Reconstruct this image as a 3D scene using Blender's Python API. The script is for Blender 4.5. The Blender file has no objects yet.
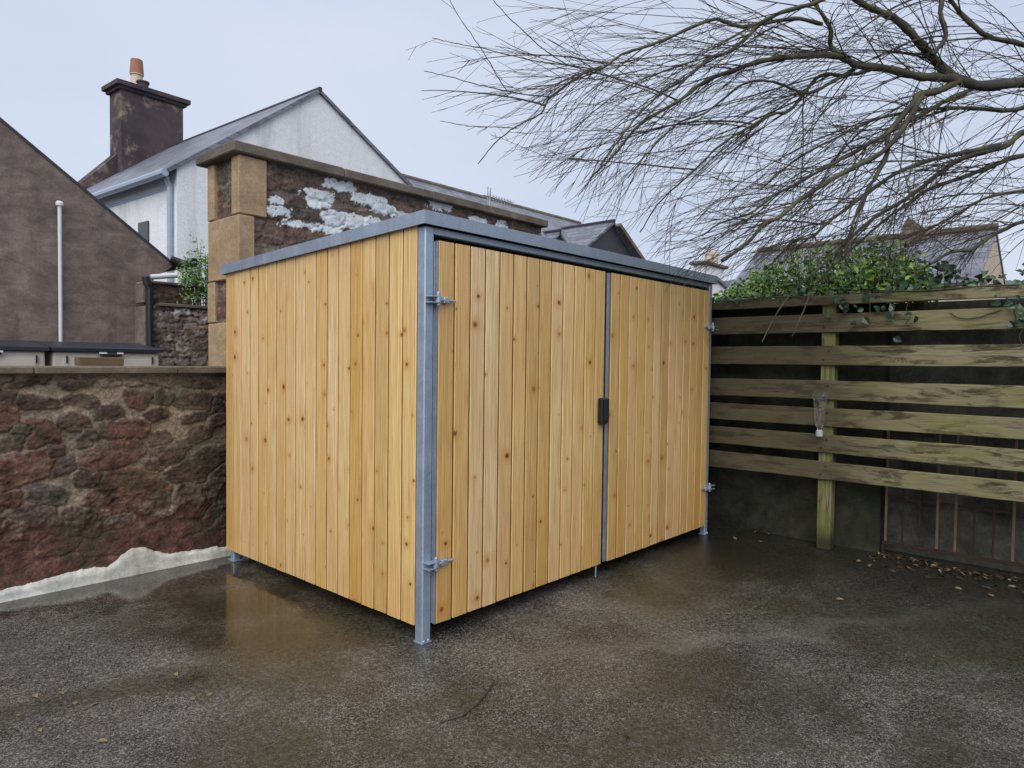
import bpy, bmesh, math, random
import numpy as np
from mathutils import Vector
random.seed(7); RNG = np.random.default_rng(7)
scene = bpy.context.scene
COL = scene.collection
R = math.radians

# ------------------------------------------------------------------ camera
F = 685.74; CAM = np.array([-2.2791, -2.6452, 1.4519]); YAW, PIT, ROL = 0.73206, -0.031558, 0.012269
FW = np.array([math.cos(YAW)*math.cos(PIT), math.sin(YAW)*math.cos(PIT), math.sin(PIT)])
_r0 = np.array([math.sin(YAW), -math.cos(YAW), 0.0]); _u0 = np.cross(_r0, FW)
RT = math.cos(ROL)*_r0 + math.sin(ROL)*_u0; UP = -math.sin(ROL)*_r0 + math.cos(ROL)*_u0
def _ray(px, py): return FW + RT*(px-512)/F - UP*(py-384)/F
def at_depth(px, py, d): return CAM + _ray(px, py)*d
def at_y(px, py, Y): d = _ray(px, py); return CAM + d*(Y-CAM[1])/d[1]
def at_x(px, py, X): d = _ray(px, py); return CAM + d*(X-CAM[0])/d[0]
def at_z(px, py, Z): d = _ray(px, py); return CAM + d*(Z-CAM[2])/d[2]
from mathutils import Matrix
cd = bpy.data.cameras.new('camera'); cam = bpy.data.objects.new('camera', cd); COL.objects.link(cam)
cd.sensor_width = 36; cd.lens = F/1024*36; cd.clip_start = 0.05; cd.clip_end = 2000
m = Matrix(((RT[0], UP[0], -FW[0], CAM[0]), (RT[1], UP[1], -FW[1], CAM[1]), (RT[2], UP[2], -FW[2], CAM[2]), (0, 0, 0, 1)))
cam.matrix_world = m; scene.camera = cam

# ------------------------------------------------------------------ object helpers
ORG = {}
def tag(o, label, cat, group=None, kind=None):
    if label: o['label'] = label
    if cat: o['category'] = cat
    if group: o['group'] = group
    if kind: o['kind'] = kind
    return o
def thing(name, loc, label, cat, group=None):
    o = bpy.data.objects.new(name, None); COL.objects.link(o); o.location = loc; o.empty_display_size = .1
    ORG[o.name] = Vector(loc); return tag(o, label, cat, group)
def link_mesh(name, me, mat, parent=None, smooth=False):
    o = bpy.data.objects.new(name, me); COL.objects.link(o)
    if mat: me.materials.append(mat)
    if parent is not None:
        org = ORG[parent.name]; me.transform(Matrix.Translation(-org)); o.parent = parent
        ORG[o.name] = org
    if smooth: me.shade_smooth()
    return o
def base_origin(o, loc):
    """move the origin of an unparented one-mesh thing to its base"""
    o.data.transform(Matrix.Translation(-Vector(loc))); o.location = loc; ORG[o.name] = Vector(loc); return o

class MB:
    def __init__(s): s.v = []; s.f = []; s.a = []
    def add(s, vs, fs, attr=None):
        b = len(s.v); s.v += [tuple(p) for p in vs]; s.f += [tuple(i+b for i in f) for f in fs]
        s.a += attr if attr is not None else [(0, 0, 0)]*len(vs)
    def box(s, x0, x1, y0, y1, z0, z1, b=0.0):
        if b <= 0:
            s.add([(x, y, z) for x in (x0, x1) for y in (y0, y1) for z in (z0, z1)],
                  [(0, 1, 3, 2), (4, 6, 7, 5), (0, 4, 5, 1), (2, 3, 7, 6), (0, 2, 6, 4), (1, 5, 7, 3)]); return
        bm = bmesh.new(); bmesh.ops.create_cube(bm, size=1)
        for v in bm.verts: v.co = Vector(((x0+x1)/2+v.co.x*(x1-x0), (y0+y1)/2+v.co.y*(y1-y0), (z0+z1)/2+v.co.z*(z1-z0)))
        bmesh.ops.bevel(bm, geom=bm.edges[:], offset=b, segments=1, affect='EDGES')
        s.bm(bm)
    def bm(s, bm):
        bm.verts.index_update(); s.add([v.co[:] for v in bm.verts], [[v.index for v in f.verts] for f in bm.faces]); bm.free()
    def prism(s, poly, axis, t0, t1):
        n = len(poly)
        def P(p, t):
            return {'x': (t, p[0], p[1]), 'y': (p[0], t, p[1]), 'z': (p[0], p[1], t)}[axis]
        vs = [P(p, t0) for p in poly] + [P(p, t1) for p in poly]
        fs = [tuple(range(n)), tuple(range(2*n-1, n-1, -1))] + [(i, i+n, (i+1) % n+n, (i+1) % n) for i in range(n)]
        s.add(vs, fs)
    def slab(s, quad, thick):
        """a sheet through four points, given thickness along its normal"""
        q = [Vector(p) for p in quad]; n = (q[1]-q[0]).cross(q[3]-q[0]).normalized()*thick
        s.add([p[:] for p in q]+[(p+n)[:] for p in q], [(0, 1, 2, 3), (7, 6, 5, 4)]+[(i, i+4, (i+1) % 4+4, (i+1) % 4) for i in range(4)])
    def tube(s, pts, rad, n=8, cap=True):
        pts = [Vector(p) for p in pts]; rad = rad if hasattr(rad, '__len__') else [rad]*len(pts)
        ref = Vector((0.31, 0.17, 0.93)); vs = []; fs = []
        for i, p in enumerate(pts):
            t = (pts[min(i+1, len(pts)-1)]-pts[max(i-1, 0)]).normalized()
            a = t.cross(ref)
            if a.length < 1e-3: a = t.cross(Vector((1, 0, 0)))
            a.normalize(); b = t.cross(a)
            for k in range(n):
                w = 2*math.pi*k/n; vs.append((p+(a*math.cos(w)+b*math.sin(w))*rad[i])[:])
        for i in range(len(pts)-1):
            for k in range(n):
                fs.append((i*n+k, i*n+(k+1) % n, (i+1)*n+(k+1) % n, (i+1)*n+k))
        if cap: fs += [tuple(range(n-1, -1, -1)), tuple((len(pts)-1)*n+k for k in range(n))]
        s.add(vs, fs)
    def lathe(s, prof, c, n=16, cap=True):
        vs = []; fs = []
        for r, z in prof:
            for k in range(n):
                w = 2*math.pi*k/n; vs.append((c[0]+r*math.cos(w), c[1]+r*math.sin(w), c[2]+z))
        for i in range(len(prof)-1):
            for k in range(n): fs.append((i*n+k, i*n+(k+1) % n, (i+1)*n+(k+1) % n, (i+1)*n+k))
        if cap: fs += [tuple(range(n-1, -1, -1)), tuple((len(prof)-1)*n+k for k in range(n))]
        s.add(vs, fs)
    def build(s, name, mat, parent=None, attr=None, smooth=False):
        me = bpy.data.meshes.new(name); me.from_pydata(s.v, [], s.f)
        if attr:
            a = me.attributes.new(attr, 'FLOAT_VECTOR', 'POINT'); a.data.foreach_set('vector', np.array(s.a, dtype=np.float32).ravel())
        bm = bmesh.new(); bm.from_mesh(me); bmesh.ops.recalc_face_normals(bm, faces=bm.faces); bm.to_mesh(me); bm.free()
        return link_mesh(name, me, mat, parent, smooth)

def np_mesh(name, V, Fq, mat, parent=None, smooth=True, col=None):
    me = bpy.data.meshes.new(name); me.from_pydata(np.asarray(V, dtype=float).tolist(), [], np.asarray(Fq).tolist())
    if col is not None:
        a = me.attributes.new('Col', 'FLOAT_COLOR', 'POINT'); c4 = np.ones((len(V), 4), np.float32); c4[:, :3] = col; a.data.foreach_set('color', c4.ravel())
    return link_mesh(name, me, mat, parent, smooth)

# ------------------------------------------------------------------ materials
class Mat:
    def __init__(s, name):
        s.m = bpy.data.materials.new(name); s.m.use_nodes = True; s.t = s.m.node_tree; s.n = s.t.nodes; s.n.clear()
        s.out = s.n.new('ShaderNodeOutputMaterial'); s.b = s.n.new('ShaderNodeBsdfPrincipled'); s.l(s.b.outputs[0], s.out.inputs[0])
    def l(s, a, b): s.t.links.new(a, b)
    def new(s, t, **k):
        n = s.n.new(t)
        for a, v in k.items(): setattr(n, a, v)
        return n
    def coord(s, kind='Object'): return s.new('ShaderNodeTexCoord').outputs[kind]
    def mapped(s, scale, vec=None, rot=(0, 0, 0)):
        mp = s.new('ShaderNodeMapping'); mp.inputs['Scale'].default_value = scale; mp.inputs['Rotation'].default_value = rot
        s.l(vec if vec is not None else s.coord(), mp.inputs['Vector']); return mp.outputs[0]
    def noise(s, scale, vec=None, detail=5, rough=.6, dist=0, out='Fac'):
        n = s.new('ShaderNodeTexNoise'); n.inputs['Scale'].default_value = scale; n.inputs['Detail'].default_value = detail
        n.inputs['Roughness'].default_value = rough; n.inputs['Distortion'].default_value = dist
        s.l(vec if vec is not None else s.coord(), n.inputs['Vector']); return n.outputs[out]
    def vor(s, scale, vec=None, feature='F1', out='Distance', rnd=1, dim='3D'):
        n = s.new('ShaderNodeTexVoronoi', feature=feature, voronoi_dimensions=dim); n.inputs['Scale'].default_value = scale
        n.inputs['Randomness'].default_value = rnd
        s.l(vec if vec is not None else s.coord(), n.inputs['Vector']); return n.outputs[out]
    def ramp(s, fac, stops, interp='LINEAR'):
        r = s.new('ShaderNodeValToRGB'); cr = r.color_ramp; cr.interpolation = interp
        while len(cr.elements) < len(stops): cr.elements.new(.5)
        for e, (p, c) in zip(cr.elements, stops):
            e.position = p; e.color = (c, c, c, 1) if not hasattr(c, '__len__') else (*c, 1)
        s.l(fac, r.inputs[0]); return r.outputs[0]
    def mix(s, fac, a, b, mode='MIX'):
        n = s.new('ShaderNodeMix', data_type='RGBA', blend_type=mode)
        for inp, v in ((n.inputs[0], fac), (n.inputs[6], a), (n.inputs[7], b)):
            if isinstance(v, bpy.types.NodeSocket): s.l(v, inp)
            elif hasattr(v, '__len__'): inp.default_value = (*v, 1)
            elif inp.type == 'RGBA': inp.default_value = (v, v, v, 1)
            else: inp.default_value = v
        return n.outputs[2]
    def math(s, op, a, b=None, c=None, clamp=False):
        n = s.new('ShaderNodeMath', operation=op, use_clamp=clamp)
        for i, v in enumerate((a, b, c)):
            if v is None: continue
            if isinstance(v, bpy.types.NodeSocket): s.l(v, n.inputs[i])
            else: n.inputs[i].default_value = v
        return n.outputs[0]
    def vmath(s, op, a, b):
        n = s.new('ShaderNodeVectorMath', operation=op)
        for i, v in enumerate((a, b)):
            if isinstance(v, bpy.types.NodeSocket): s.l(v, n.inputs[i])
            else: n.inputs[i].default_value = v
        return n.outputs[0] if op not in ('LENGTH', 'DISTANCE') else n.outputs['Value']
    def attr(s, name, out='Vector'):
        n = s.new('ShaderNodeAttribute'); n.attribute_name = name; return n.outputs[out]
    def island(s): return s.new('ShaderNodeNewGeometry').outputs['Random Per Island']
    def sep(s, v): n = s.new('ShaderNodeSeparateXYZ'); s.l(v, n.inputs[0]); return n.outputs
    def comb(s, x, y, z):
        n = s.new('ShaderNodeCombineXYZ')
        for i, v in enumerate((x, y, z)):
            if isinstance(v, bpy.types.NodeSocket): s.l(v, n.inputs[i])
            else: n.inputs[i].default_value = v
        return n.outputs[0]
    def set(s, col=None, rough=None, metal=None, spec=None, bump=None, bstr=.3, bdist=.01, **k):
        for key, v in (('Base Color', col), ('Roughness', rough), ('Metallic', metal), ('Specular IOR Level', spec), *k.items()):
            if v is None: continue
            if isinstance(v, bpy.types.NodeSocket): s.l(v, s.b.inputs[key])
            elif hasattr(v, '__len__'): s.b.inputs[key].default_value = (*v, 1)
            else: s.b.inputs[key].default_value = v
        if bump is not None:
            bn = s.new('ShaderNodeBump'); bn.inputs['Strength'].default_value = bstr; bn.inputs['Distance'].default_value = bdist
            s.l(bump, bn.inputs['Height']); s.l(bn.outputs[0], s.b.inputs['Normal'])
        return s.m

def simple(name, col, rough=.6, var=.25, scale=6, metal=0, bump=0, bs=60):
    M = Mat(name); n = M.noise(scale, detail=6)
    c = M.mix(n, [x*(1-var) for x in col], [x*(1+var) for x in col])
    return M.set(c, rough, metal, bump=M.noise(bs) if bump else None, bstr=bump or .1, bdist=.005)

def pine():
    M = Mat('larch_boards'); bc = M.attr('bc'); x, y, z = M.sep(bc)       # x across the board, y along, z board number
    rid = M.island()
    sh = M.math('MULTIPLY', z, 7.31)
    # knots: a few per board, round, real size
    kv = M.comb(M.math('ADD', x, sh), y, 0)
    vn = M.new('ShaderNodeTexVoronoi', voronoi_dimensions='2D'); vn.inputs['Scale'].default_value = 5.4; M.l(kv, vn.inputs['Vector'])
    kcol = M.sep(vn.outputs['Color'])
    size = M.math('MULTIPLY_ADD', M.math('GREATER_THAN', kcol[0], .46), M.math('MULTIPLY_ADD', M.math('POWER', kcol[1], 2.2), .11, .024), .0001)
    wob = M.noise(110, bc, 3)
    dn = M.math('DIVIDE', M.math('MULTIPLY', vn.outputs['Distance'], M.math('MULTIPLY_ADD', wob, 1.5, .25)), size)
    knot = M.math('MULTIPLY', M.ramp(dn, [(.35, 1), (.62, .6), (.95, 0)]), M.math('MULTIPLY_ADD', kcol[2], .55, .40))
    halo = M.ramp(M.math('DIVIDE', dn, 3.2), [(.1, 1), (1, 0)])
    # grain that bends around the knots
    gx = M.math('ADD', x, M.math('MULTIPLY', halo, .006))
    gv = M.comb(M.math('MULTIPLY', gx, 75), M.math('MULTIPLY', y, 1.1), M.math('MULTIPLY', z, 3.7))
    g1 = M.noise(1.0, gv, 4, .6, .5)
    gv2 = M.comb(M.math('MULTIPLY', gx, 330), M.math('MULTIPLY', y, 3.2), M.math('MULTIPLY', z, 3.7))
    g2 = M.noise(1.0, gv2, 3, .6)
    big = M.noise(1.0, M.comb(M.math('MULTIPLY', x, 9), M.math('MULTIPLY', y, .9), M.math('MULTIPLY', z, 5.3)), 3)
    pale = M.mix(rid, (.80, .635, .36), (.77, .59, .285))
    gold = M.mix(rid, (.66, .455, .15), (.73, .53, .235))
    c = M.mix(M.ramp(g1, [(.42, 0), (.56, 1)]), pale, gold)
    c = M.mix(M.ramp(big, [(.40, 0), (.70, .6)]), c, (.72, .465, .25))
    c = M.mix(M.math('MULTIPLY', M.ramp(g2, [(.48, 0), (.60, 1)]), .58), c, (.36, .17, .045))
    wn = M.new('ShaderNodeTexWhiteNoise', noise_dimensions='1D'); M.l(M.math('ADD', z, .37), wn.inputs['W'])
    tint = M.ramp(wn.outputs['Value'], [(0, (.82, .75, .56)), (.2, (1.10, 1.12, 1.24)), (.38, (.90, .76, .46)), (.55, (1.14, 1.19, 1.46)), (.75, (1.0, .92, .70)), (1, (1.12, 1.12, 1.12))])
    c = M.mix(1, c, tint, 'MULTIPLY')
    c = M.mix(M.math('MULTIPLY', halo, .62), c, (.56, .26, .055))
    c = M.mix(knot, c, (.10, .030, .010))
    # boards grow a touch deeper in colour towards the foot
    foot_tone = M.ramp(M.math('ADD', y, M.math('MULTIPLY', M.noise(6, bc, 3), .35)), [(.0, 1), (.30, .85), (.95, .25), (1.0, .2)])
    c = M.mix(M.math('MULTIPLY', foot_tone, .5), c, M.mix(1, c, (.80, .64, .42), 'MULTIPLY'))
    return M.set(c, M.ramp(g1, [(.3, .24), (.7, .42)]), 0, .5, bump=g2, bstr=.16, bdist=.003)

def galv(name='galvanised_steel', col=(.36, .43, .53)):
    M = Mat(name); o = M.coord()
    sp = M.sep(M.vor(85, o, out='Color'))[0]; n = M.noise(9, o, 6, .65); st = M.noise(1, M.mapped((26, 26, 2.2), o), 5)
    c = M.mix(sp, [x*.93 for x in col], [x*1.07 for x in col])
    c = M.mix(M.ramp(n, [(.42, 0), (.72, .3)]), c, (.56, .62, .69))
    c = M.mix(M.ramp(st, [(.5, 0), (.75, .35)]), c, (.20, .245, .31))
    return M.set(c, M.ramp(n, [(.3, .38), (.7, .58)]), .55, .5, bump=n, bstr=.05)

def stone_attr(name, wet=.5, bs=.5, nscale=70):
    M = Mat(name); c = M.attr('Col', 'Color'); n = M.noise(nscale, None, 7, .7); n2 = M.noise(14, None, 5)
    lum = M.ramp(c, [(.28, 0), (.45, 1)]); c = M.mix(lum, M.mix(1, c, M.ramp(n, [(.30, .45), (.5, 1.0), (.70, 1.7)]), 'MULTIPLY'), M.mix(1, c, M.ramp(n2, [(.3, .88), (.7, 1.08)]), 'MULTIPLY'))
    c = M.mix(M.ramp(n2, [(.55, 0), (.75, .35)]), c, (.045, .05, .03))
    return M.set(c, M.ramp(n2, [(.3, wet), (.7, wet+.3)]), 0, .4, bump=n, bstr=bs, bdist=.012)

def slate(name='slate_tiles', axis=0):
    """courses run along the given axis and step up the slope"""
    M = Mat(name); o = M.coord(); x, y, z = M.sep(o)
    br = M.new('ShaderNodeTexBrick'); br.offset = .5; br.inputs['Scale'].default_value = 1
    for k, v in (('Mortar Size', .012), ('Brick Width', .28), ('Row Height', .155), ('Mortar Smooth', .2), ('Bias', 0)): br.inputs[k].default_value = v
    br.inputs['Color1'].default_value = (.105, .11, .135, 1); br.inputs['Color2'].default_value = (.215, .22, .265, 1); br.inputs['Mortar'].default_value = (.05, .05, .06, 1)
    M.l(M.comb(x if axis == 0 else y, z, 0), br.inputs['Vector'])
    n = M.noise(1.1, o, 6, .7); n2 = M.noise(9, o, 5, .7)
    c = M.mix(M.ramp(n, [(.45, 0), (.7, .5)]), br.outputs['Color'], (.32, .33, .36))
    c = M.mix(M.ramp(n2, [(.5, 0), (.75, .6)]), c, (.09, .095, .085))
    return M.set(c, .42, 0, .5, bump=br.outputs['Fac'], bstr=-.6, bdist=.02)

def render_wall(name, c1, c2, cs, sc=.8, rough=.85, stain=.6, mott=.22):
    M = Mat(name); o = M.coord(); n = M.noise(sc, o, 7, .65, .3); s_ = M.noise(1, M.mapped((2.2, 2.2, .35), o), 6, .65)
    f = M.noise(45, o, 5, .7); md = M.noise(5.5, M.mapped((1, 1, 1.7), o), 6, .7, .6)
    c = M.mix(M.ramp(n, [(.35, 0), (.66, 1)]), c1, c2)
    c = M.mix(M.ramp(s_, [(.5, 0), (.72, stain)]), c, cs)
    c = M.mix(1, c, M.ramp(f, [(.3, .8), (.7, 1.18)]), 'MULTIPLY'); c = M.mix(1, c, M.ramp(md, [(.3, 1-mott), (.7, 1+mott)]), 'MULTIPLY')
    return M.set(c, rough, 0, .3, bump=f, bstr=.35, bdist=.012)

def old_board(vert=False):
    M = Mat('weathered_fence_post' if vert else 'weathered_fence_board'); o = M.coord()
    if vert: o = M.mapped((1, 1, 1), o, (R(90), 0, 0))
    rid = M.island()
    v = M.vmath('ADD', o, M.comb(0, M.math('MULTIPLY', rid, 37.0), M.math('MULTIPLY', rid, 11.0)))
    g = M.noise(1, M.mapped((40, 1.6, 55), v), 6, .65, .4); g2 = M.noise(1, M.mapped((120, 5, 210), v), 4)
    b = M.noise(1, M.mapped((3, 1.5, 5), v), 5, .6); b2 = M.noise(1, M.mapped((9, 3.2, 16), v), 6, .7, .5)
    c = M.mix(M.ramp(b, [(.3, 0), (.7, 1)]), (.180, .165, .070), (.285, .248, .150))
    c = M.mix(M.ramp(g, [(.35, .0), (.75, .4)]), c, (.115, .095, .045))
    c = M.mix(M.ramp(b2, [(.51, 0), (.61, .92)]), c, (.036, .025, .012))
    c = M.mix(M.math('MULTIPLY', M.ramp(g, [(.47, 0), (.60, .85)]), M.ramp(b, [(.50, 0), (.60, .9)])), c, (.040, .024, .011))
    gr = M.noise(2.3, v, 5)
    c = M.mix(M.ramp(gr, [(.5, 0), (.72, .65)]), c, (.150, .165, .034))
    c = M.mix(1, c, M.ramp(g2, [(.3, .72), (.7, 1.2)]), 'MULTIPLY')
    if vert:
        c = M.mix(M.ramp(M.noise(3.5, o, 5), [(.35, 0), (.65, .8)]), c, (.125, .15, .035))
        c = M.mix(M.ramp(M.math('ADD', M.sep(M.coord())[2], M.math('MULTIPLY', b2, .18)), [(.16, .9), (.30, 0)]), c, (.018, .020, .010))
        return M.set(c, .62, 0, .35, bump=g, bstr=.4, bdist=.006)
    x, y, z = M.sep(o)
    # boards darken towards the shed end
    e = M.ramp(M.math('ADD', M.math('MULTIPLY', M.math('ADD', y, 1.2), .5), M.math('MULTIPLY', M.math('SUBTRACT', b2, .5), .5)), [(.30, 0), (.55, .72)])
    c = M.mix(e, c, (.045, .034, .020))
    return M.set(c, .62, 0, .35, bump=g, bstr=.4, bdist=.006)

def asphalt():
    M = Mat('wet_asphalt'); o = M.coord('Object'); x, y, z = M.sep(o)
    big = M.noise(.55, o, 5, .6, .4); mid = M.noise(2.6, o, 6, .65, .3)
    st = M.vor(125, o, out='Color'); st = M.sep(st)[0]; sd = M.vor(125, o)
    st2 = M.sep(M.vor(250, o, out='Color'))[0]; fine = M.noise(240, o, 3); gr = M.noise(38, o, 6, .75)
    base = M.mix(M.ramp(mid, [(.36, 0), (.64, 1)]), (.015, .0152, .0145), (.066, .060, .050))
    c = M.mix(M.ramp(st, [(.60, 0), (.9, .8)]), base, (.16, .152, .138))
    c = M.mix(M.ramp(st2, [(.70, 0), (.95, .85)]), c, (.30, .28, .245))
    c = M.mix(1, c, M.ramp(gr, [(.30, .45), (.5, 1.0), (.70, 1.75)]), 'MULTIPLY')
    # brown silt washed out around the shed and across the yard
    def blob(cx, cy, rx, ry, k):
        d = M.vmath('LENGTH', M.comb(M.math('DIVIDE', M.math('SUBTRACT', x, cx), rx), M.math('DIVIDE', M.math('SUBTRACT', y, cy), ry), 0), (0, 0, 0))
        d = M.math('ADD', d, M.math('MULTIPLY', M.math('SUBTRACT', mid, .5), 1.5))
        return M.math('MULTIPLY', M.ramp(d, [(.35, 1), (1.0, 0)]), k)
    silt = M.math('ADD', blob(-.35, 1.0, .65, 1.3, .7), blob(1.9, -.55, 1.2, .45, .75), clamp=True)
    silt = M.math('ADD', silt, M.math('MULTIPLY', M.ramp(big, [(.5, 0), (.7, 1)]), .30), clamp=True)
    c = M.mix(silt, c, M.mix(M.ramp(gr, [(.3, 0), (.7, 1)]), (.050, .040, .027), (.16, .125, .085)))
    bl = M.noise(1.35, o, 7, .72, .6)
    c = M.mix(1, c, M.ramp(bl, [(.34, .55), (.50, .95), (.66, 1.30)]), 'MULTIPLY')
    mo = M.noise(.9, M.vmath('ADD', o, (7.3, 2.1, 0)), 6, .65, .5)
    c = M.mix(M.ramp(mo, [(.46, 0), (.60, .75)]), c, M.mix(M.ramp(gr, [(.35, 0), (.65, 1)]), (.016, .015, .007), (.075, .065, .036)))
    # a line of pale grit left by run-off
    ln = M.math('ABSOLUTE', M.math('ADD', M.math('MULTIPLY_ADD', x, .62, 0), M.math('ADD', M.math('MULTIPLY', y, 1.0), M.math('MULTIPLY_ADD', M.math('SUBTRACT', mid, .5), .7, .35))))
    c = M.mix(M.math('MULTIPLY', M.ramp(ln, [(.0, .42), (.13, 0)]), M.ramp(x, [(.15, 0), (.30, 1)])), c, M.mix(gr, (.08, .07, .05), (.28, .26, .22)))
    # canopy shade and fall-off to the right, painted into the asphalt colour
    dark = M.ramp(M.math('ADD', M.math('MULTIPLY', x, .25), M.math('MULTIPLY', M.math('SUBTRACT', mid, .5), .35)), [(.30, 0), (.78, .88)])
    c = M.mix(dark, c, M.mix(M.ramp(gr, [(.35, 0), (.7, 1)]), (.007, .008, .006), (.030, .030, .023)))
    eg = M.math('ADD', M.math('MULTIPLY', M.math('SUBTRACT', y, 2.17), 12), M.math('MULTIPLY', M.math('SUBTRACT', gr, .5), 2.2), clamp=True)
    c = M.mix(M.math('MULTIPLY', eg, .8), c, (.030, .034, .012))
    # standing water: a film left of the shed, wet everywhere
    pud = M.math('ADD', blob(-.75, 2.05, 1.5, .55, 1.0), blob(-.42, 1.25, .70, 1.35, 1.0), clamp=True)
    pud = M.math('ADD', pud, M.math('MULTIPLY', M.ramp(big, [(.50, 0), (.64, 1)]), .5), clamp=True)
    c = M.mix(M.math('MULTIPLY', pud, .55), c, M.mix(1, c, (.42, .40, .37), 'MULTIPLY'))
    r = M.mix(pud, M.ramp(bl, [(.36, .13), (.62, .42)]), .07)
    h = M.math('ADD', M.math('MULTIPLY', sd, -1.2), M.math('ADD', M.math('MULTIPLY', gr, .9), M.math('MULTIPLY', fine, .35)))
    h = M.math('MULTIPLY', h, M.math('SUBTRACT', 1.0, M.math('MULTIPLY', pud, .96)))
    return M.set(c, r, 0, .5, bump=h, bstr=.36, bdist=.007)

def leafmat(name, stops, rough=.38, trans=.15):
    M = Mat(name); c = M.ramp(M.island(), stops); n = M.noise(3.0)
    c = M.mix(1, c, M.ramp(n, [(.3, .55), (.7, 1.3)]), 'MULTIPLY')
    return M.set(c, rough, 0, .5, **{'Transmission Weight': 0.0, 'Subsurface Weight': 0.0})

def barkmat(name, c1, c2, cm):
    M = Mat(name); o = M.coord(); n = M.noise(22, o, 6, .7); n2 = M.noise(4.5, o, 5)
    c = M.mix(n, c1, c2); c = M.mix(M.ramp(n2, [(.42, 0), (.66, .85)]), c, cm)
    return M.set(c, .7, 0, .35, bump=n, bstr=.6, bdist=.01)

PINE = pine(); GALV = galv(); GALVD = galv('galvanised_steel_dull', (.31, .37, .45))
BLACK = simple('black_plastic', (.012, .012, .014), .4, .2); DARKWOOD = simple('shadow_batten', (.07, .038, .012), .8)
EDGE = simple('groove_shade_edge', (.23, .125, .035), .7, .3, 20)  # board sides coloured darker so the grooves read as shade
ASPH = asphalt(); RUB = stone_attr('rubble_stone'); RUB2 = stone_attr('rubble_stone_pale', .7, .5, 30)
COPING = render_wall('coping_stone', (.13, .105, .075), (.20, .17, .125), (.05, .055, .03), 3.5, .75, .7)
COPING2 = render_wall('tall_coping_stone', (.11, .088, .070), (.20, .165, .13), (.07, .065, .045), 3.5, .8, .6)
SAND = render_wall('dressed_sandstone', (.345, .235, .135), (.42, .305, .19), (.24, .17, .105), 2.6, .85, .6)
GABLE = render_wall('brown_render', (.150, .116, .100), (.245, .193, .168), (.095, .074, .064), 1.15, .9, .8, .38)
CHIM = render_wall('smoked_render', (.045, .036, .042), (.100, .080, .082), (.05, .045, .045), 1.6, .9, .5)
_M = Mat('smoked_render_blotched'); _o = _M.coord(); _n = _M.noise(1.9, _o, 7, .7, .4); _n2 = _M.noise(.9, _o, 4)
_c = _M.mix(_M.ramp(_n2, [(.35, 0), (.65, 1)]), (.048, .038, .044), (.095, .075, .078)); _c = _M.mix(_M.ramp(_n, [(.53, 0), (.66, .85)]), _c, (.30, .24, .18))
CHIM2 = _M.set(_c, .9, 0, .3, bump=_M.noise(30, _o), bstr=.3)
WHITEW = render_wall('white_harling', (.80, .82, .84), (.86, .87, .88), (.52, .54, .54), .5, .85, .75, .06)
CREAMW = render_wall('cream_render', (.55, .44, .32), (.60, .48, .36), (.40, .33, .25), .8, .85, .4)
CONC = render_wall('mossy_concrete', (.007, .008, .006), (.046, .046, .030), (.012, .020, .004), 3.2, .8, .7)
CONC2 = render_wall('pale_damp_concrete', (.024, .026, .022), (.085, .085, .070), (.016, .020, .008), 4.5, .8, .6)
PATCH = render_wall('white_mortar', (.50, .51, .47), (.68, .69, .66), (.20, .20, .11), 4, .7, .8, .3)
SLATE_X = slate('slate_tiles', 0); SLATE_Y = slate('slate_tiles_side', 1)
BOARD = old_board(); POST = old_board(True)
DARKSL = simple('dark_slate_hung', (.040, .038, .055), .6, .3, 3)
WHITEPL = simple('white_pipe_plastic', (.72, .73, .76), .35, .06); BLACKPIPE = simple('black_pipe', (.022, .025, .032), .4, .3)
GREYGUT = simple('blue_grey_gutter', (.36, .42, .52), .45, .12); TERRA = simple('terracotta', (.33, .14, .08), .7, .2); BUFF = simple('buff_clay', (.60, .50, .36), .7, .15)
NAVY = simple('dark_lid_plastic', (.022, .024, .038), .38, .2); CREAMPL = simple('cream_box_plastic', (.58, .54, .48), .5, .08)
OLDBLOCK = simple('brown_wood_block', (.125, .082, .042), .75, .35, 14); RUST = simple('rusty_iron', (.030, .018, .012), .75, .6, 9, .2, .3)
RUSTP = simple('rusty_iron_bare', (.13, .085, .055), .7, .5, 12, .1, .3)
BARK = barkmat('willow_bark', (.022, .020, .017), (.070, .062, .050), (.120, .122, .050)); TWIG = barkmat('willow_twig', (.036, .025, .020), (.085, .062, .044), (.072, .062, .032))
IVY = leafmat('shrub_leaf', [(0, (.014, .048, .012)), (.3, (.07, .18, .028)), (.65, (.19, .37, .06)), (1, (.44, .56, .13))])
IVYD = leafmat('ivy_leaf', [(0, (.010, .030, .014)), (.6, (.025, .065, .030)), (1, (.07, .13, .06))], .3)
WEED = leafmat('weed_leaf', [(0, (.07, .16, .035)), (.6, (.17, .34, .08)), (1, (.32, .48, .16))])
DEAD = leafmat('dead_leaf', [(0, (.016, .011, .008)), (.6, (.05, .030, .016)), (.88, (.15, .10, .05)), (1, (.26, .22, .09))], .5)
LICHEN = leafmat('yellowed_leaf_lichen', [(0, (.17, .125, .06)), (1, (.30, .225, .11))], .5)
DIST = simple('distant_woodland', (.10, .125, .12), .9, .5, .6)
SOIL = simple('dark_soil', (.03, .022, .014), .9, .4, 5)

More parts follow.
